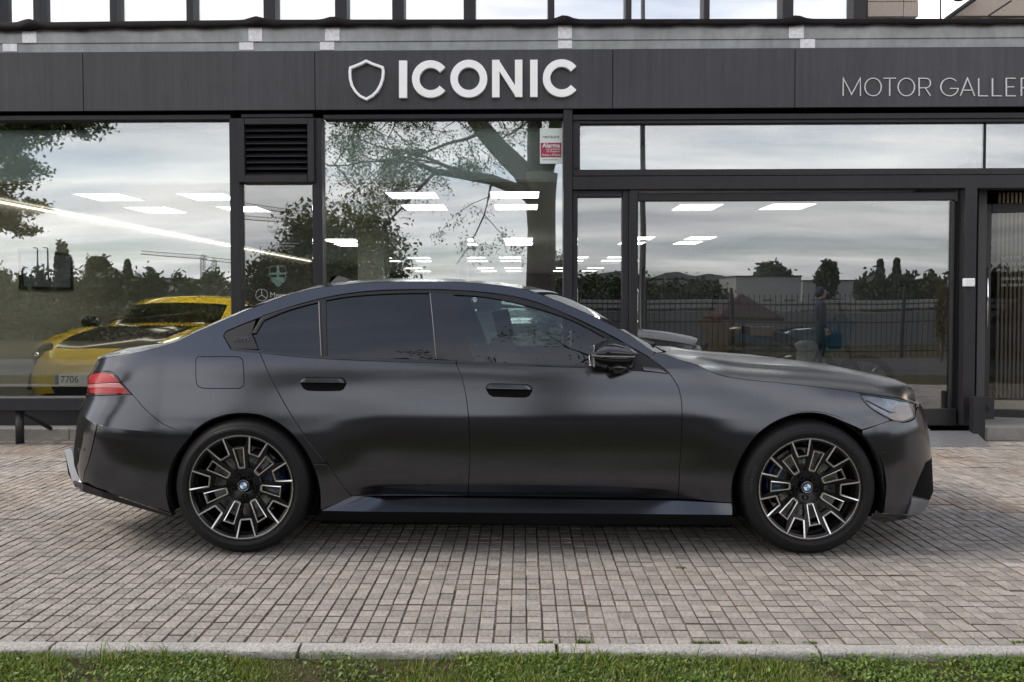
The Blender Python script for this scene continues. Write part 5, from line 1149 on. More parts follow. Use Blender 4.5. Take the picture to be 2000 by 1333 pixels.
# ---- outlines measured on the photograph
E_top = [(192, 701), (222, 696), (252, 691.5), (300, 681), (343, 668), (378, 651), (413, 636), (470, 611), (518, 592), (570, 574), (622, 562.5), (677, 555.5), (762, 550), (883, 550.5), (965, 556), (1029, 566), (1086, 587), (1168, 622), (1228, 653), (1279, 688)]
DLO_top = [(436, 656), (441.8, 647), (470, 635), (512, 618.7), (550, 605), (594.5, 592.9), (665, 577), (735, 569), (800, 567), (862, 567), (905, 568.5), (965, 574.5), (1037, 588.5), (1106, 615), (1150, 635), (1192, 656), (1223, 673), (1272, 701)]
belt_r = [(451, 683), (507, 688.5), (560, 694.5), (627, 700), (759, 706), (891, 710)]
belt_f = [(891, 710), (1000, 714), (1151, 718.5), (1250, 725), (1307, 729)]
line_rd = [(507, 688.5), (513, 702), (528, 737), (561, 798), (600, 859), (638.6, 906)]
line_rd2 = [(638.6, 906), (665, 944), (687, 970)]
split = [(891, 710), (896, 722), (904, 745), (911, 779), (916, 830), (917.5, 900), (914, 969)]
line_fd = [(1307, 729), (1317, 743), (1325, 757), (1330, 776), (1332, 803), (1331, 850), (1327, 924), (1324, 975)]
arch_r = [(335, 1009), (327, 975), (326, 940), (333, 908), (348, 880), (374, 846), (404, 824), (440, 811), (475, 807.5), (512, 812), (548, 829), (578, 855), (600, 885), (611, 907)]
arch_r2 = [(611, 907), (619, 930), (625, 960), (626, 996)]
arch_f = [(1430, 983), (1429, 957), (1434, 925), (1449, 890), (1476, 852), (1510, 826), (1546, 811), (1577, 806.5), (1611, 810), (1645, 823), (1684, 848)]
arch_f2 = [(1684, 848), (1702, 870), (1716, 898), (1724, 935), (1728, 972), (1726, 1003)]
hoodl = [(1279, 688), (1298, 692), (1324, 702), (1357, 711), (1402, 731.5), (1443, 740), (1524, 748), (1605, 757), (1677, 766.6)]
hoodl2 = [(1677, 766.6), (1725, 773), (1767, 780), (1788, 786)]
paint = MT['paint']
def rv(a): return a[::-1]
panel('rear_quarter', E_top+rv(DLO_top)+belt_r[:2]+line_rd[1:]+rv(arch_r[5:])+[(326, 833), (291, 807), (258.8, 771.5), (230.5, 738), (214, 726), (181, 727), (187, 711)], paint)
rear_door = panel('rear_door', belt_r[1:]+split[1:]+rv(line_rd2)[0:]+rv(line_rd)[1:-1], paint)
front_door = panel('front_door', belt_f+line_fd[1:]+rv(split)[:-1], paint)
panel('front_fender', hoodl+[(1686, 783), (1706, 802), (1740, 821.5), (1684, 840)]+rv(arch_f[:-1])+rv(line_fd)+[(1272, 701)], paint)
sFE = XF0+LE; sRE = XR0-LE
zfE = inv(1795, 787)
panel('front_bumper', [(1684, 841), (1740, 822), (1763, 826), (1787, 818), (1790, 803), (1793, 790)]+[('s', zfE[0]+.12, zfE[1]-.01), ('s', sFE, zfE[1]-.02), ('s', sFE, .215), ('s', 2.35, .215), (1771, 1006)]+rv(arch_f2), paint, parent=None)
zt_tail = inv(181, 727)[1]
z_b = inv(175, 771)[1]
cre = [(376, 846), (330, 846), (263, 841), (190, 830)]
mid_z = inv(156.6, 803)[1]
R_up = conv([(376, 846), (374, 845.5), (326, 833.5), (291, 807.5), (258.8, 772), (169.8, 771)]+[('s', sRE+.5, z_b), ('s', sRE, z_b), ('s', sRE, mid_z), ('s', sRE+.5, mid_z), (157, 803)]+cre[::-1][:-1])
R_lo = conv(cre+[(181, 868), (172, 903), (163.5, 944), (200, 958), (331, 1003)]+arch_r[1:5])
R_fc = conv([(190, 830), (157, 803)]+[('s', sRE+.5, mid_z-.002), ('s', sRE, mid_z-.002), ('s', sRE, .31), ('s', -2.72, .31), (163.5, 944), (172, 903), (181, 868)])
TM = 'up'; panel('bumper_upper', None, paint, flange=.004, gap=.0004, raw=R_up)
TM = 'low'; panel('rear_bumper', None, paint, flange=.004, gap=.0004, raw=R_lo)
FM = True; panel('bumper_facet', None, paint, flange=.004, gap=.0004, raw=R_fc); FM = False; TM = ''
panel('rear_panel', [(169.8, 736), (181, 727.5), (187, 711), (191, 702)]+[('s', sRE+.45, inv(191, 702)[1]+.01), ('s', sRE, inv(191, 702)[1]+.015), ('s', sRE, inv(175, 771)[1]+.002), ('s', sRE+.45, inv(175, 771)[1]+.002)], paint)
panel('rear_sill_corner', [(611, 907), (638.6, 907)]+line_rd2[1:]+[(640, 997), (626, 996)]+rv(arch_r2)[1:-1], paint)
# hood side edge patch beside headlamp -> headlight
panel('headlight', [(1677, 767.5), (1725, 774), (1788, 787), (1789, 803), (1787, 817), (1762, 825), (1746, 823), (1706, 801), (1686, 783)], MT['lamp'], off=-.006, gap=.003)
panel('headlight_unit', [(1730, 817), (1745, 800), (1758, 790), (1786, 789), (1787, 803), (1785, 815), (1762, 823), (1746, 821)], MT['lampdark'], off=-.003, gap=.002, flange=.004)
strip('headlight_signature', [(1692, 783), (1712, 793), (1742, 808), (1750, 806)], [(1693, 782), (1713, 791.5), (1743, 806.5), (1751, 804.5)], MT['strip'], -.002, th=.004)
# taillight
tl = [(170, 736.5), (180.5, 727.2), (214, 726.2), (230.5, 738), (258.8, 771.4), (169.8, 770.6)]
panel('tail_light', tl+[('s', -2.9, inv(175, 771)[1]+.003), ('s', -2.9, inv(172, 737)[1])], MT['red'], off=-.002, gap=.003)
panel('tail_light_bar', [(173, 738.5), (182, 731), (213, 730), (226, 740.5), (233, 746), (173, 749)], MT['redlit'], off=.002, gap=0, flange=.004)
panel('tail_light_bar', [(172, 752), (206, 749.5), (236, 749), (243, 758), (218, 756), (172, 757.5)], MT['pink'], off=.003, gap=0, flange=.004)
panel('tail_light_bar', [(174, 759.5), (218, 757.5), (244, 759.5), (253, 768), (176, 767)], MT['redlit'], off=.002, gap=0, flange=.004)
def seal(name, pts, wd, off):
    A = smooth_poly(conv(pts), True, .015); ou = inset(A, wd); n = len(A); a = np.stack(S(A[:, 0], A[:, 1], off), 1); b = np.stack(S(ou[:, 0], ou[:, 1], off), 1)
    o = mesh(name, [tuple(p) for p in a]+[tuple(p) for p in b], [(i, (i+1) % n, n+(i+1) % n, n+i) for i in range(n)], MT['gloss_black'], car); mirror_copy(o)
seal('tail_light_seal', [(171, 736.5), (180.5, 727.8), (214, 726.8), (230.5, 738.6), (257, 770.4), (171, 769.8)], .007, .004)
seal('headlight_seal', [(1677, 767.8), (1725, 774.2), (1786, 787), (1787.5, 803), (1785, 816), (1762, 824.5), (1746, 822.5), (1706, 800.6), (1686, 782.6)], .006, .001)
# fuel flap, badge
strip_f = [(383, 703), (386, 698.5), (392, 697.5), (466, 698), (471.5, 701), (474, 706), (476.3, 747), (475, 753), (468, 758.5), (396, 758), (388, 755), (384.5, 749)]
panel('fuel_flap', strip_f, paint, off=.0012, gap=.001, flange=.006, both=False)
cl = strip_f+[strip_f[0]]; 
def ring(name, pts, wpx, m, off, both=False):
    A = smooth_poly(conv(pts), True, .015); ou = inset(A, -wpx); n = len(A); a = np.stack(S(A[:, 0], A[:, 1], off), 1); b = np.stack(S(ou[:, 0], ou[:, 1], off), 1)
    V = [tuple(p) for p in a]+[tuple(p) for p in b]; o = mesh(name, V, [(i, (i+1) % n, n+(i+1) % n, n+i) for i in range(n)], m, car)
    if both: mirror_copy(o)
ring('flap_gap', strip_f, .0035, MT['dark'], .0006)
bp_ = panel('badge_panel', [(436.5, 656), (442, 648), (470, 636), (500, 624.5), (492, 651.6), (505, 683), (451, 682)], MT['satin_black'], off=-.001)
bs_, bz_ = inv(472, 663); bx_, by_, _z = [float(v) for v in S(bs_, bz_, .002)]; nrm = Sn(np.array(bs_), np.array(bz_))
text('badge_lettering', '///M5', .042, (bx_, by_, bz_), mat('badge_dark_grey', (.05, .05, .055), .3), bp_, rot=(math.atan2(-nrm[1], nrm[2]), 0, 0))
# greenhouse : glass, frames, pillars
rear_glass = [(637, 588), (681, 579.5), (762, 573.9), (840, 572.9), (845, 620), (852, 701.5), (759, 699.5), (638.5, 695)]
q_glass = [(500, 651.6), (514.6, 626), (560, 607), (622.7, 590), (627, 694.5), (560, 690.5), (510, 684.5)]
f_glass = [(885.6, 576), (944, 580), (1005, 591.5), (1066, 608), (1126.6, 630.5), (1183, 661), (1196, 684), (1196, 714), (1151, 715.5), (1000, 710), (926, 706.5)]
og = -.008
panel('rear_door_glass', [(634, 585)]+[(681, 576.5), (762, 571), (846, 570)]+[(858, 704), (759, 702), (634, 697)], MT['tint'], off=og, gap=0, flange=0)
panel('quarter_glass', [(494, 652), (512, 623), (560, 604), (628, 586), (632, 697), (560, 693), (506, 686)], MT['tint'], off=og, gap=0, flange=0)
panel('front_door_glass', [(880, 573), (944, 577), (1005, 588), (1066, 605), (1126.6, 627), (1188, 660), (1200, 684), (1200, 718), (1151, 718), (1000, 712), (920, 709)], MT['clear'], off=og, gap=0, flange=0)
gb = MT['gloss_black']; sb = MT['satin_black']
frT = [(500.5, 651.6), (515, 626), (560, 607.5), (622.7, 590.3), (681, 579.6), (762, 573.9), (840, 572.9), (885.6, 575.7), (944, 579.8), (1005, 591), (1066, 607.6), (1126.6, 630), (1183, 660)]
frO = [(492.5, 651), (510.5, 619.5), (550, 605.5), (594.5, 593.4), (665, 577.6), (735, 569.6), (800, 567.6), (862, 567.6), (905, 569), (965, 575), (1037, 589), (1106, 615.4), (1192, 656.6)]
strip('window_frame_top', frO, frT, sb, .001, th=.012)
strip('belt_trim', [(452, 683.5), (507, 689), (627, 700.5), (759, 706.4), (890, 710.3)], [(452, 681), (507, 684.6), (627, 694.6), (759, 700.4), (890, 704.6)], gb, .003, th=.012)
strip('belt_trim', [(892, 710.3), (1000, 714.3), (1151, 718.8), (1225, 723)], [(892, 704.8), (1000, 709.3), (1151, 714.8), (1225, 718.5)], gb, .003, th=.012)
panel('quarter_pillar', [(623, 589.5), (636.8, 586.5), (639, 696), (627.5, 695)], sb, off=.001, gap=.0005, flange=.01)
strip('pillar_strip', [(622.3, 590), (627, 695)], [(625, 589.5), (629.6, 695)], MT['strip'], .004, th=.003)
panel('centre_pillar_rear', [(839.5, 572.5), (864, 572.5), (893, 704.5), (852, 701.5), (845, 630)], gb, off=.001, gap=.0006, flange=.01)
strip('pillar_strip', [(839.5, 573), (845, 630), (851.5, 701)], [(841.3, 573), (847, 630), (853.2, 701)], MT['strip'], .004, th=.003)
panel('centre_pillar_front', [(864.5, 572.5), (886, 575), (927, 707), (893.6, 704.8)], gb, off=.001, gap=.0006, flange=.01)
panel('mirror_triangle', [(1181, 659.5), (1192, 657), (1223, 673.5), (1271, 701), (1306, 728.5), (1225, 724), (1205, 700)], sb, off=-.001, gap=.001, flange=.01)
strip('mirror_foot', [(1256, 723), (1304, 729)], [(1254, 716), (1284, 719)], paint, .012, th=.02)
strip('drip_rail', [(512, 617.8), (594.5, 591.8), (665, 576), (735, 568), (800, 566), (862, 566), (965, 573.4), (1037, 587.4), (1106, 613.6), (1192, 655), (1268, 698)], [(512, 616.8), (594.5, 590.8), (665, 575), (735, 567), (800, 565), (862, 565), (965, 572.4), (1037, 586.4), (1106, 612.6), (1192, 654), (1268, 697)], gb, .002, th=.004)
# handles
def handle(pts_top, pts_bot, par, name='door_handle'):
    o_ = conv(pts_top); r_ = conv(pts_bot)
    panel('handle_recess', None, MT['dark'], off=.0012, gap=0, flange=0, raw=r_, grid=(.02, .02), both=True)
    C = smooth_poly(o_, True, .01); k = len(C); rows = []
    for sc_, off, dz in ((1.0, .001, 0), (1.0, .014, 0), (.965, .020, -.000), (.90, .022, 0)):
        cc = C.mean(0); Q = cc+(C-cc)*[sc_, sc_ if sc_ > .97 else sc_*.97]; rows.append(np.stack(S(Q[:, 0], Q[:, 1]+dz, off), 1))
    V = [tuple(p) for r in rows for p in r]; Fc = [(i*k+j, i*k+(j+1) % k, (i+1)*k+(j+1) % k, (i+1)*k+j) for i in range(3) for j in range(k)]+[tuple(3*k+j for j in range(k))]
    h = mesh(name, V, Fc, paint, par); bm = bmesh.new(); bm.from_mesh(h.data); bmesh.ops.recalc_face_normals(bm, faces=bm.faces); bm.to_mesh(h.data); bm.free(); auto_smooth(h, 30); mirror_copy(h)
handle([(586, 747), (590, 740.5), (595, 738), (668, 739), (673, 742), (675.5, 748)], [(585, 746), (589, 740), (595, 737), (669, 738), (675, 743), (677, 750), (671, 761), (664, 764), (600, 763.5), (592, 759)], rear_door)
handle([(949, 759), (953, 752.5), (958, 750), (1030, 752), (1036, 755.5), (1038, 761)], [(948, 758), (952, 751.5), (958, 749), (1031, 751), (1038, 756), (1040, 763), (1034, 774), (1027, 777), (962, 775.5), (954, 770)], front_door)
# lower sill blade and black skirt
top = resamp([(687, 969.5), (800, 971), (914, 973), (1050, 975), (1200, 977), (1324, 978.5), (1430, 984)], 40); bot = resamp([(628, 998), (740, 1000), (880, 1001), (1040, 1002.5), (1200, 1004), (1324, 1005), (1430, 1006)], 40)
hw_t = np.interp(top[:, 0], [687, 760, 1250, 1430], [.915, .878, .878, .938]); hw_b = np.interp(bot[:, 0], [628, 720, 1300, 1430], [.962, .962, .958, .962])
r0 = [(a, b, w_) for (a, b), w_ in zip(top, hw_t)]; r1 = [(a, b, w_) for (a, b), w_ in zip(bot, hw_b)]; rm = [((a[0]+b[0])/2, (a[1]+b[1])/2+.6, (a[2]+b[2])/2) for a, b in zip(r0, r1)]
r00 = [(a, b-3, w_-.03) for a, b, w_ in r0]
grid_surf('sill_blade', [r00, r0, rm, r1], paint, sharp=30)
r2_ = [(a, b+2, w_-.002) for a, b, w_ in r1]; r3_ = [(a, b+22-4*abs(i/20-1), w_-.03) for i, (a, b, w_) in enumerate(r1)]; r4_ = [(a, b+24, w_-.30) for a, b, w_ in r1]
grid_surf('side_skirt', [[(a, b, w_-.001) for a, b, w_ in r1], r2_, r3_, r4_], MT['dark'], sharp=30)
# front bumper details
panel('front_duct', [(1809, 903), (1796, 935), (1783, 968), (1800, 972), (1816, 976)]+[('s', 2.62, inv(1812, 976)[1]), ('s', 2.66, inv(1812, 960)[1]), ('s', 2.60, inv(1808, 905)[1])], MT['dark'], off=.004, gap=0, flange=.003)
panel('front_splitter_blade', [(1781, 972), (1800, 976), (1815, 980), (1813, 990), (1797, 1001), (1771, 1005.5)], mat('blade_satin', (.22, .225, .24), .3, .6), off=.012, gap=0, flange=.012)
grid_surf('front_lip', [[(1703, 1003, .93), (1726, 1004, .92), (1771, 1006.5, .84), (1799, 1000.5, .62)], [(1700, 1014, .93), (1726, 1021, .91), (1771, 1014, .82), (1797, 1004, .6)], [(1702, 1015, .5), (1726, 1022, .5), (1768, 1015, .5), (1790, 1004, .4)]], gb, smooth=False)
panel('grille', None, MT['dark'], off=.006, gap=0, flange=.004, raw=[(sFE-.48, .40), (sFE, .40), (sFE, .70), (sFE-.42, .72)])
panel('lower_grille', None, MT['dark'], off=.006, gap=0, flange=.004, raw=[(sFE-.55, .24), (sFE, .24), (sFE, .35), (sFE-.5, .35)])
def dot(px, py, r_, m, off, nm):
    s, z = inv(px, py); panel(nm, None, m, off=off, gap=0, flange=.003, raw=[(s+r_*cos(k*pi/5), z+r_*sin(k*pi/5)) for k in range(10)], grid=(.02, .02))
dot(1728, 888, .011, MT['gloss_black'], .003, 'parking_sensor'); dot(233, 884, .009, MT['satin_black'], .002, 'parking_sensor'); dot(154, 879, .009, MT['satin_black'], .003, 'parking_sensor')
# rear diffuser, pale corner fin, exhausts
grid_surf('rear_diffuser', [[(146, 938, .66), (163, 946, .86), (200, 960, .92), (331, 1004, .955)], [(143, 942, .70), (161, 960, .84), (200, 972, .90), (337, 1011, .94)], [(145, 950, .2), (165, 962, .3), (205, 974, .4), (337, 1012, .5)]], sb, smooth=False)
fin = [(126, 879), (137, 875.5), (141.5, 884), (145.5, 905), (152, 925), (161, 942), (150, 942.5), (141, 939.5), (134, 915)]
mb = MB(); Yf = 4.62; mb.prism([(P(a, b, Yf)[0], P(a, b, Yf)[2]) for a, b in fin], Yf-YC, Yf-YC+.05); o = mb.build('corner_fin', mat('pale_fin', (.68, .69, .72), .35, .1), car); mirror_copy(o)
mb = MB(); mb.prism([(P(a, b, 4.7)[0], P(a, b, 4.7)[2]) for a, b in [(130, 878), (141, 873), (148, 900), (165, 945), (152, 950), (137, 925)]], 4.68-YC, YC-4.68); mb.build('diffuser_body', sb, car)
for yy in (-.62, -.50, .50, .62):
    mb = MB(); mb.tube([(-2.55, yy, .30), (-2.30, yy, .30)], .048, 20, cap=False); mb.build('exhaust_pipe', MT['chrome'], car, True)
# ---- top sheets : bonnet, windscreen, roof, rear window, boot lid
Epx = E_top+hoodl[1:]+hoodl2[1:]
Esz = np.array(conv(Epx)); Esz = Esz[np.argsort(Esz[:, 0])]
def Ez(s): return herm(Esz[:, 0], Esz[:, 1], np.atleast_1d(s))
sil = [(192, 697), (202, 687), (291, 672), (343, 665.7), (378, 648), (413, 632.5), (470, 607), (518, 587), (570, 568), (622, 556), (677, 549.5), (762, 543.8), (883, 544), (965, 550), (1033, 558.5), (1086, 570.6), (1167, 609), (1248, 657.7), (1290, 684), (1329, 686), (1402, 693.7), (1524, 701.8), (1605, 710), (1686, 726), (1746, 746), (1779, 766), (1797, 785)]
Cxz = []
for px, py in sil:
    Yd = 5.0 if px < 1290 else 5.35; q = P(px, py, Yd); Cxz.append((q[0], q[2]))
Cxz = np.array(Cxz)
def Cz(x):
    return np.interp(x, Cxz[:, 0], Cxz[:, 1])
def sheet(name, sA, sB, cA, cB, m, ns, crown=.0, nv=18, pg=2.0, ph_=2.2, dz=0, czadj=lambda x: 0, ridge=None, extra=None, inx=0.0):
    V = []; f = np.linspace(0, 1, ns+1); ss = sA+(sB-sA)*f; ez = Ez(ss); ex, ey, _ = S(ss, ez); cx = cA+(cB-cA)*f; cz = Cz(cx)+np.array([czadj(x) for x in cx])
    vv = np.linspace(0, 1, nv+1); rows = []
    for i in range(ns+1):
        for v in vv:
            g = 1-(1-v)**pg; h = 1-(1-v)**ph_; y = ey[i]*(1-v)+inx*0; x = ex[i]+(cx[i]-ex[i])*g; z = ez[i]+(cz[i]-ez[i])*h+dz*min(1, v*8)
            if ridge: z += ridge(x, y)
            V.append((x, y, z))
    k = nv+1; full = []
    for i in range(ns+1):
        r = V[i*k:(i+1)*k]; full.append(r+[(x, -y, z) for x, y, z in r[::-1][1:]])
    n = len(full[0]); VV = [p for r in full for p in r]; Fc = [(i*n+j, (i+1)*n+j, (i+1)*n+j+1, i*n+j+1) for i in range(ns) for j in range(n-1)]
    o = mesh(name, VV, Fc, m, car, True); bm = bmesh.new(); bm.from_mesh(o.data); bmesh.ops.recalc_face_normals(bm, faces=bm.faces)
    if sum(f_.normal.z for f_ in bm.faces) < 0: bmesh.ops.reverse_faces(bm, faces=bm.faces)
    bm.to_mesh(o.data); bm.free(); return o
sx = lambda px, py: inv(px, py)[0]
s_boot0 = sx(193, 701); s_bootr = sx(350, 665); s_rw = sx(575, 572); s_roof = sx(1031, 566); s_cowl = sx(1280, 688); s_nose = sx(1788, 786)
X_ = lambda s: float(S(s, Ez(s)[0])[0])
hr = lambda x, y: .016*math.exp(-((abs(y)-.50)/.07)**2)*min(1, max(0, (2.1-x)/.5))*min(1, max(0, (x-.75)/.3))
sheet('bonnet', s_cowl+.012, s_nose, X_(s_cowl)+.16, xF[-1]-.02, paint, 44, ridge=hr, ph_=3.0, pg=2.6)
sheet('windscreen', s_roof+.004, s_cowl+.008, Cxz[14][0]+.12, X_(s_cowl)+.155, MT['screen'], 24)
sheet('roof', s_rw+.002, s_roof, X_(s_rw)+.12, Cxz[14][0]+.115, MT['satin_roof'] if 'satin_roof' in MT else paint, 30, ph_=2.4)
sheet('rear_window', s_bootr+.002, s_rw, X_(s_bootr)-.20, X_(s_rw)+.118, MT['tint'], 20, czadj=lambda x: -.012)
sheet('boot_lid', s_boot0, s_bootr, xR[-1]-.02+.02, X_(s_bootr)-.202, paint, 22, ph_=3.0, czadj=lambda x: -.012)
# spoiler lip
V = []; rows = []
for k in range(31):
    y = -.70+1.4*k/30; a = abs(y)/.70; xo = .10*a**2.5; zt = .028*(1-a**6)
    x0 = P(200, 690, 4.55)[0]-.0; zb_ = P(200, 697, 4.6)[2]
    rows.append([(x0+xo-.03, y, zb_-.01), (x0+xo-.045, y, zb_+zt*.75), (x0+xo-.035, y, zb_+zt+.006), (x0+xo+.03, y, zb_+zt+.018), (x0+xo+.10, y, zb_+zt*.9+.024), (x0+xo+.20, y, zb_+.034), (x0+xo+.28, y, zb_+.034)])
n = 7; V = [p for r in rows for p in r]; o = mesh('spoiler', V, [(i*n+j, i*n+j+1, (i+1)*n+j+1, (i+1)*n+j) for i in range(30) for j in range(n-1)], gb, car, True)
bm = bmesh.new(); bm.from_mesh(o.data); bmesh.ops.recalc_face_normals(bm, faces=bm.faces); bm.to_mesh(o.data); bm.free()
# roof fin aerial
q0 = P(636, 556, 5.1); mb = MB(); L0 = q0[0]; zz = P(660, 552, 5.1)[2]
V = [(L0-.0, 0, zz-.01), (L0+.22, -.035, zz-.01), (L0+.22, .035, zz-.01), (L0+.06, 0, zz+.045), (L0+.02, 0, zz+.04), (L0+.20, 0, zz+.012)]
mb.add(V, [(0, 1, 3, 4), (0, 4, 3, 2), (1, 5, 3), (2, 3, 5), (1, 2, 5)]); mb.build('roof_fin', gb, car)
# wipers
for yy in (-.45, .15):
    x = X_(s_cowl); mb = MB(); zc_ = float(Ez(s_cowl)[0]); mb.tube([(x+.06, yy, zc_+.02), (x-.02, yy+.25, zc_+.05), (x-.10, yy+.5, zc_+.08)], .010, 6); mb.build('wiper', sb, car)
# ---- door mirrors
mp = [(1154.8, 692), (1157, 682), (1165.6, 671.6), (1180, 666), (1198, 665.6), (1222, 670.4), (1235, 678.8), (1248.4, 689.6)]
mlow = [(1154.8, 694), (1156, 706), (1158, 716), (1180, 720.8), (1215, 722.5), (1240, 722), (1243, 706), (1248.4, 692)]
rows = []; 
A = resamp(mp, 20); B = resamp(mlow, 20); mid = resamp([(1154.8, 693), (1180, 694.5), (1200, 695), (1225, 695.5), (1248.4, 691)], 20)
def shell(A, B, deps, bow, nm, m):
    V = []; kk = len(deps); n = len(A)
    for t, d in zip(np.linspace(0, 1, kk), deps):
        C = A*(1-t)+B*t
        for i in range(n):
            e_ = sin(pi*i/(n-1))**.5; Y = YC-(d-.0)*1.0-bow*e_*sin(pi*min(1, max(0, t*.9+.05)))
            V.append((P(C[i][0], C[i][1], Y)[0], Y-YC, P(C[i][0], C[i][1], Y)[2]))
    o = mesh(nm, V, [(a*n+b, a*n+b+1, (a+1)*n+b+1, (a+1)*n+b) for a in range(kk-1) for b in range(n-1)], m, car, True)
    bm = bmesh.new(); bm.from_mesh(o.data); bmesh.ops.recalc_face_normals(bm, faces=bm.faces); bm.to_mesh(o.data); bm.free(); mirror_copy(o); return o
shell(A, mid, [.88, .95, 1.00, 1.035, 1.055, 1.06], .025, 'mirror_cap', gb)
shell(mid, B, [1.052, 1.055, 1.04, 1.0, .95, .88], .02, 'mirror_housing', gb)
strip_m = [(1156, 694.5), (1180, 696.3), (1200, 696.8), (1240, 697.2)]
V = [];
for (a, b) in strip_m: 
    for dy, Y in ((-1.3, YC-1.085), (1.3, YC-1.085), (1.3, YC-1.06)): V.append((P(a, b+dy, Y)[0], Y-YC, P(a, b+dy, Y)[2]))
o = mesh('mirror_accent', V, [(i*3+j, i*3+j+1, (i+1)*3+j+1, (i+1)*3+j) for i in range(3) for j in range(2)], MT['satin_metal'] if 'satin_metal' in MT else MT['machined'], car); mirror_copy(o)
mb = MB(); mb.tube([P(1200, 719, YC-1.0)[:1]+(-.98,)+P(1200, 719, YC-1.0)[2:], P(1235, 721, YC-.86)[:1]+(-.84,)+P(1235, 721, YC-.86)[2:]], [.035, .03], 8); o = mb.build('mirror_arm', gb, car, True); mirror_copy(o)
mb = MB(); q = P(1156, 694, YC-1.0); mb.box(q[0]+.004, q[0]+.010, -1.05, -.90, q[2]-.06, q[2]+.055, 0, .002); o = mb.build('mirror_glass', MT['chrome'], car); mirror_copy(o)
# ---- inner dark body shell and wheel houses
WX = {'r': P(471, 958, 4.21)[0], 'f': P(1581, 959, 4.21)[0]}; WZ = .362
def archpts(xc, r_, a0, a1, n=20): return [(xc+r_*cos(rad(a0+(a1-a0)*i/n)), WZ+r_*sin(rad(a0+(a1-a0)*i/n))) for i in range(n+1)]
zb_in = .17
sh_o = [(-2.62, .34), (-2.3, .30)]+archpts(WX['r'], .43, 190, -22)[0:]+[(WX['r']+.47, zb_in), (WX['f']-.47, zb_in)]+archpts(WX['f'], .43, 202, -20)+[(2.2, .25), (2.35, .25), (2.35, .70), (2.0, .76), (1.6, .80), (1.15, .87), (.95, .95), (.8, .99), (-1.5, 1.02), (-1.9, 1.0), (-2.45, .93), (-2.62, .85)]
panel('inner_body', None, MT['dark'], off=-.022, gap=0, flange=0, raw=sh_o, grid=(.06, .06))
for xc, sz in ((WX['r'], 1), (WX['f'], 1)):
    V = []; A_ = archpts(xc, .408, 200, -20, 30); rows = [(-.965, 0), (-.93, 0), (-.60, .0)]
    for (y, dr) in rows:
        for (x, z) in A_: V.append((x, y, z))
    n = len(A_); o = mesh('wheel_arch_liner', V, [(i*n+j, i*n+j+1, (i+1)*n+j+1, (i+1)*n+j) for i in range(2) for j in range(n-1)]+[tuple(2*n+j for j in range(n))], MT['dark'], car); mirror_copy(o)
box('underbody', -1.85, 1.95, -.78, .78, .16, .24, MT['dark'], car, 0)
# arch lips
for pts in (arch_r+arch_r2[1:], arch_f+arch_f2[1:]):
    C = smooth_poly(conv(pts), False, .03); a = np.stack(S(C[:, 0], C[:, 1], -.0005), 1); n = len(C); cc = np.array([WX['r'] if a[:, 0].mean() < 0 else WX['f'], 0, WZ])
    d = a-cc; d[:, 1] = 0; d /= np.linalg.norm(d, axis=1)[:, None]; r1_ = a-d*.006+np.array([0, .006, 0]); r2__ = a-d*.008+np.array([0, .035, 0])
    V = [tuple(p) for p in a]+[tuple(p) for p in r1_]+[tuple(p) for p in r2__]
    o = mesh('arch_lip', V, [(i*n+j, i*n+j+1, (i+1)*n+j+1, (i+1)*n+j) for i in range(2) for j in range(n-1)], sb, car, True); bm = bmesh.new(); bm.from_mesh(o.data); bmesh.ops.recalc_face_normals(bm, faces=bm.faces); bm.to_mesh(o.data); bm.free(); mirror_copy(o)
# ---- cabin
def seat(x, y, nm='seat'):
    mb = MB(); mb.box(x-.02, x+.50, y-.26, y+.26, .34, .56, 0, .05); mb.prism([(x-.02, .50), (x+.10, .50), (x-.10, 1.12), (x-.22, 1.10)], y-.24, y+.24); mb.prism([(x-.16, 1.13), (x-.08, 1.13), (x-.12, 1.30), (x-.20, 1.29)], y-.13, y+.13); o = mb.build(nm, MT['seat'], car); return o
for y in (-.38, .38): seat(.02, y); seat(-.95, y)
mb = MB(); mb.prism([(.62, .95), (.80, 1.0), (1.05, .96), (1.05, .5), (.72, .5)], -.72, .72); mb.build('dashboard', MT['seat'], car)
mb = MB(); pts = [(.52+.05*cos(a), -.38+.18*sin(a), .93+.17*cos(a)) for a in np.linspace(0, 2*pi, 25)]; mb.tube(pts, .015, 8); mb.build('steering_wheel', sb, car, True)
mb = MB(); mb.box(-1.0, 1.2, -.78, .78, .26, .30); mb.box(-1.5, -1.15, -.72, .72, .3, .98); mb.build('cabin_floor', MT['dark'], car)
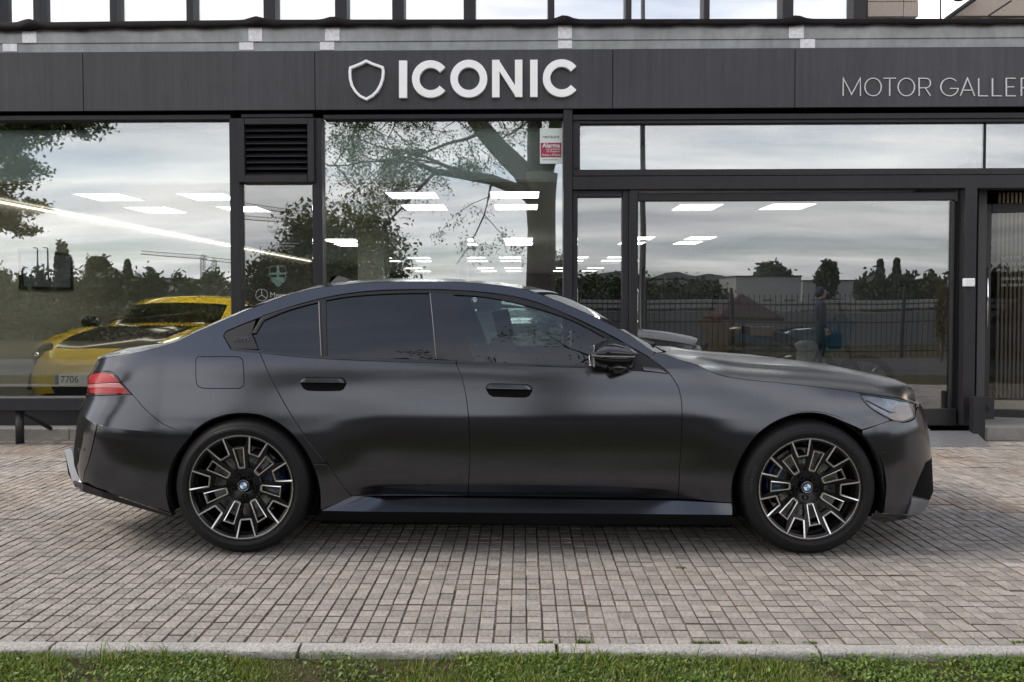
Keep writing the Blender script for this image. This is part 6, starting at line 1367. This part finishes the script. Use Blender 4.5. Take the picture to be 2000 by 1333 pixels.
# ---- wheels
def wheel(xc, R_rim, R_tyre, phase, w_t):
    y0 = -(YC-4.21)
    prof = [(R_rim-.004, .0), (R_rim+.008, -.004), (R_rim+.022, -.006), (R_rim+.040, -.0005), (R_rim+.060, .004)]
    prof = [(R_rim-.008, .006), (R_rim+.004, -.004), (R_rim+.014, -.010), (R_rim+.030, -.014), (R_rim+.034, -.012), (R_rim+.036, -.0125), (R_tyre-.040, -.006), (R_tyre-.036, -.003), (R_tyre-.034, -.0035), (R_tyre-.018, .008), (R_tyre-.008, .020), (R_tyre-.002, .038), (R_tyre, .075)]
    # tread with circumferential grooves
    tread = []
    for k in range(1, 5):
        c_ = .02+w_t*k/5.2; tread += [(R_tyre, c_-.004), (R_tyre-.007, c_-.003), (R_tyre-.007, c_+.003), (R_tyre, c_+.004)]
    prof = [p for p in prof if not (p[0] == R_tyre and p[1] > .05)]+[(R_tyre-.0005, .045)]+[t for t in tread if t[1] > .05]+[(R_tyre-.002, w_t-.02), (R_tyre-.012, w_t-.004), (R_tyre-.05, w_t+.01), (R_rim, w_t)]
    mb = MB(); mb.lathe(prof, 96); t_ = mb.build('wheel', MT['rubber'], car, True); auto_smooth(t_, 40); t_.location = (xc, y0, R_tyre-.002)
    # lateral shoulder grooves
    mb = MB()
    for k in range(72):
        a = 2*pi*k/72; ra = np.array([sin(a), 0, cos(a)]); ta = np.array([cos(a), 0, -sin(a)])
        for (ya, yb) in ((.012, .055), (w_t-.06, w_t-.012)):
            r_a = R_tyre-.013 if ya < .03 else R_tyre+.0003; r_b = R_tyre+.0003
            q = [ra*(r_a+.0012)+ta*-.0022+[0, ya, 0], ra*(r_a+.0012)+ta*.0022+[0, ya, 0], ra*r_b+ta*.0022+[0, yb, 0], ra*r_b+ta*-.0022+[0, yb, 0]]; mb.add(q, [(0, 1, 2, 3)])
    mb.build('tread_grooves', MT['dark'], t_)
    # barrel + backing
    mb = MB(); mb.lathe([(R_rim-.002, .003), (R_rim-.016, .010), (R_rim-.024, .03), (R_rim-.03, .10), (R_rim-.02, w_t-.02), (R_rim-.02, w_t), (.0, w_t)], 72); rim = mb.build('rim_barrel', MT['rimblack'], t_, True); auto_smooth(rim, 35)
    mb = MB(); mb.lathe([(R_rim+.009, .001), (R_rim+.0085, -.009), (R_rim+.004, -.011), (R_rim+.002, -.008)], 96); q = mb.build('rim_edge', MT['rimblack'], t_, True)
    # disc and caliper
    mb = MB(); mb.lathe([(.06, .100), (.115, .098), (.116, .115), (.198, .115), (.198, .145), (.06, .145)], 64); d_ = mb.build('brake_disc', MT['disc'], t_, True); auto_smooth(d_, 30)
    mb = MB()
    for k in range(36):
        a = 2*pi*k/36+phase; r_ = .135+.02*(k % 3); mb.lathe([(0, .1146), (.0042, .1146)], 8, 0, (r_*sin(a), 0, r_*cos(a)))
    mb.build('disc_hole', MT['dark'], d_)
    ca = rad(75) if xc < 0 else rad(-80); mb = MB(); V = []
    for k in range(9):
        a = ca+rad(-26+6.5*k); 
        for (r_, y) in ((.125, .095), (.130, .070), (.205, .070), (.215, .095), (.215, .16), (.125, .16)): V.append((r_*sin(a), y, r_*cos(a)))
    mb.add(V, [(i*6+j, i*6+(j+1) % 6, (i+1)*6+(j+1) % 6, (i+1)*6+j) for i in range(8) for j in range(6)]+[tuple(range(6)), tuple(48+j for j in range(6))]); mb.build('caliper', MT['caliper'], t_)
    # spokes
    Rf = R_rim+.002
    def dep(r): return .004+.062*max(0, 1-r/Rf)**1.05 if r > .3*Rf else .004+.062*.7**1.05
    def pt(r, adeg, d=0): a = rad(adeg); return (r*Rf*sin(a), dep(r*Rf)+d, r*Rf*cos(a))
    sil_ = MB(); blk = MB()
    def slab(pp, d0, d1, mbx):          # polygon in polar coordinates
        V = [pt(r, a, d0) for r, a in pp]+[pt(r*.995, a, d1) for r, a in pp]; n = len(pp)
        mbx.add(V, [tuple(range(n)), tuple(range(2*n-1, n-1, -1))]+[(i, i+n, (i+1) % n+n, (i+1) % n) for i in range(n)])
    def line(pp, wd, mbx, d0=-.0060, d1=.008):
        P3 = [np.array(pt(r, a)) for r, a in pp]; n = len(P3); L1 = []; R1 = []
        for i in range(n):
            t = P3[min(i+1, n-1)]-P3[max(i-1, 0)]
            if 0 < i < n-1:
                a_ = P3[i]-P3[i-1]; b_ = P3[i+1]-P3[i]; a_ = a_/np.linalg.norm(a_); b_ = b_/np.linalg.norm(b_); t = a_+b_; k = 1/max(.5, math.sqrt(max(.05, (1+a_@b_)/2)))
            else: k = 1
            nn = np.array([t[2], 0, -t[0]]); nn /= np.linalg.norm(nn); L1.append(P3[i]+nn*wd/2*k); R1.append(P3[i]-nn*wd/2*k)
        V = [q+[0, d0, 0] for q in L1]+[q+[0, d0, 0] for q in R1]+[q+[0, d1, 0] for q in L1]+[q+[0, d1, 0] for q in R1]; Fc = []
        for i in range(n-1): Fc += [(i, i+1, n+i+1, n+i), (i, 2*n+i, 2*n+i+1, i+1), (n+i, n+i+1, 3*n+i+1, 3*n+i)]
        Fc += [(0, n, 3*n, 2*n), (n-1, 3*n-1, 4*n-1, 2*n-1)]; mbx.add([tuple(v) for v in V], Fc)
    spk = []
    for k in range(7):
        c = phase+k*360/7; sil_ = MB(); blk = MB()
        cren = [(.985, c-15.4+i*30.8/10) for i in range(11)]
        path = [(.645, c-17.4)]+[(.965, c-15.6)]+cren[1:-1]+[(.965, c+15.6), (.645, c+17.4)]
        path = [(.645, c-17.2), (.982, c-15.2)]+cren[1:-1]+[(.982, c+15.2), (.645, c+17.2)]
        line(path, .0080, sil_); line([(.645, c+17.0), (.640, c+22), (.640, c+29), (.645, c+34.4)], .0080, sil_)
        line([(.985, c+16.6), (.985, c+20), (.985, c+25.7), (.985, c+31), (.985, c+34.8)], .0060, sil_)
        line([(.345, c-9.0), (.345, c+9.0)], .0105, sil_); line([(.345, c-9.3), (.74, c-7.6), (.745, c+7.6), (.345, c+9.3)], .0050, sil_)
        for s_ in (-1, 1):
            slab([(.30, c+s_*9.5), (.345, c+s_*9.4), (.74, c+s_*7.9), (.97, c+s_*13.2), (.97, c+s_*15.4), (.645, c+s_*17.3), (.50, c+s_*15.0), (.30, c+s_*20)], -.0015, .034, blk)
        slab([(.735, c-8), (.735, c+8), (.775, c+9), (.775, c-9)], .006, .030, blk)
        slab([(.650, c+17.2), (.650, c+34.3), (.585, c+34.0), (.585, c+17.5)], .004, .030, blk)
        Vq = [pt(.655, c+18.5, .004), pt(.655, c+33, .004), pt(.735, c+30, .052), pt(.735, c+21.5, .052)]; Vq += [(x, y+.004, z) for x, y, z in Vq]
        sil_.add(Vq, [(0, 1, 2, 3), (7, 6, 5, 4), (0, 4, 5, 1), (1, 5, 6, 2), (2, 6, 7, 3), (3, 7, 4, 0)])
        b_o = blk.build('spoke', MT['rimblack'], t_); s_o = sil_.build('spoke_edge', MT['machined'], t_)
    mb = MB(); mb.lathe([(.345*Rf, .044), (.33*Rf, .040), (.20*Rf, .046), (.13*Rf, .052), (.12*Rf, .044), (0, .044)], 7*8); q = mb.build('hub', MT['rimblack'], t_, True); auto_smooth(q, 30)
    mb = MB()
    for k in range(5):
        a = rad(36+72*k+phase*.3); mb = MB(); mb.lathe([(.0085, .050), (.012, .036), (.0125, .035), (.0150, .036)], 14, 0, (.056*sin(a), 0, .056*cos(a))); mb.build('wheel_bolt', MT['satin_black'], t_, True)
    mb = MB(); mb.lathe([(.034, .046), (.034, .034), (.031, .031), (.029, .033)], 32); cp = mb.build('centre_cap', MT['satin_black'], t_, True)
    mb = MB(); mb.lathe([(.0295, .0335), (.0275, .0322), (.0275, .0335)], 32); mb.build('cap_ring', MT['chrome'], t_, True)
    for col_, a0 in ((MT['white'], 0), (MT['blue'], 90), (MT['white'], 180), (MT['blue'], 270)):
        V = [(0, .0325, 0)]+[(.0195*sin(rad(a0+90*i/8+8)), .0328, .0195*cos(rad(a0+90*i/8+8))) for i in range(9)]
        mesh('roundel_quarter', V, [(0, i, i+1) for i in range(1, 9)], col_, t_)
    # raised sidewall lettering
    for word, amid in (('HANKOOK', -35 if xc < 0 else -78),):
        n = len(word); sp_ = 3.6 if word[0] == 'H' else 2.6
        for i, ch in enumerate(word):
            if ch == ' ': continue
            a = rad(amid+(i-n/2)*sp_); rr_ = (R_rim+R_tyre)/2-.004; o = text('tyre_lettering', ch, .022, (rr_*sin(a), -.0125, rr_*cos(a)), MT['tyre_text'], t_, rot=(pi/2, a, 0), ext=.001)
    return t_
MT['tyre_text'] = mat('tyre_lettering', (.034, .034, .036), .5)
wr_ = wheel(WX['r'], .279, .365, -5.1, .285); wf_ = wheel(WX['f'], .268, .360, 15.7, .275)
for t_ in (wr_, wf_):
    c = copy_tree(t_, car); c.location = (t_.location.x, -t_.location.y, t_.location.z); c.rotation_euler = (0, 0, pi)
    if 'label' in c: del c['label']
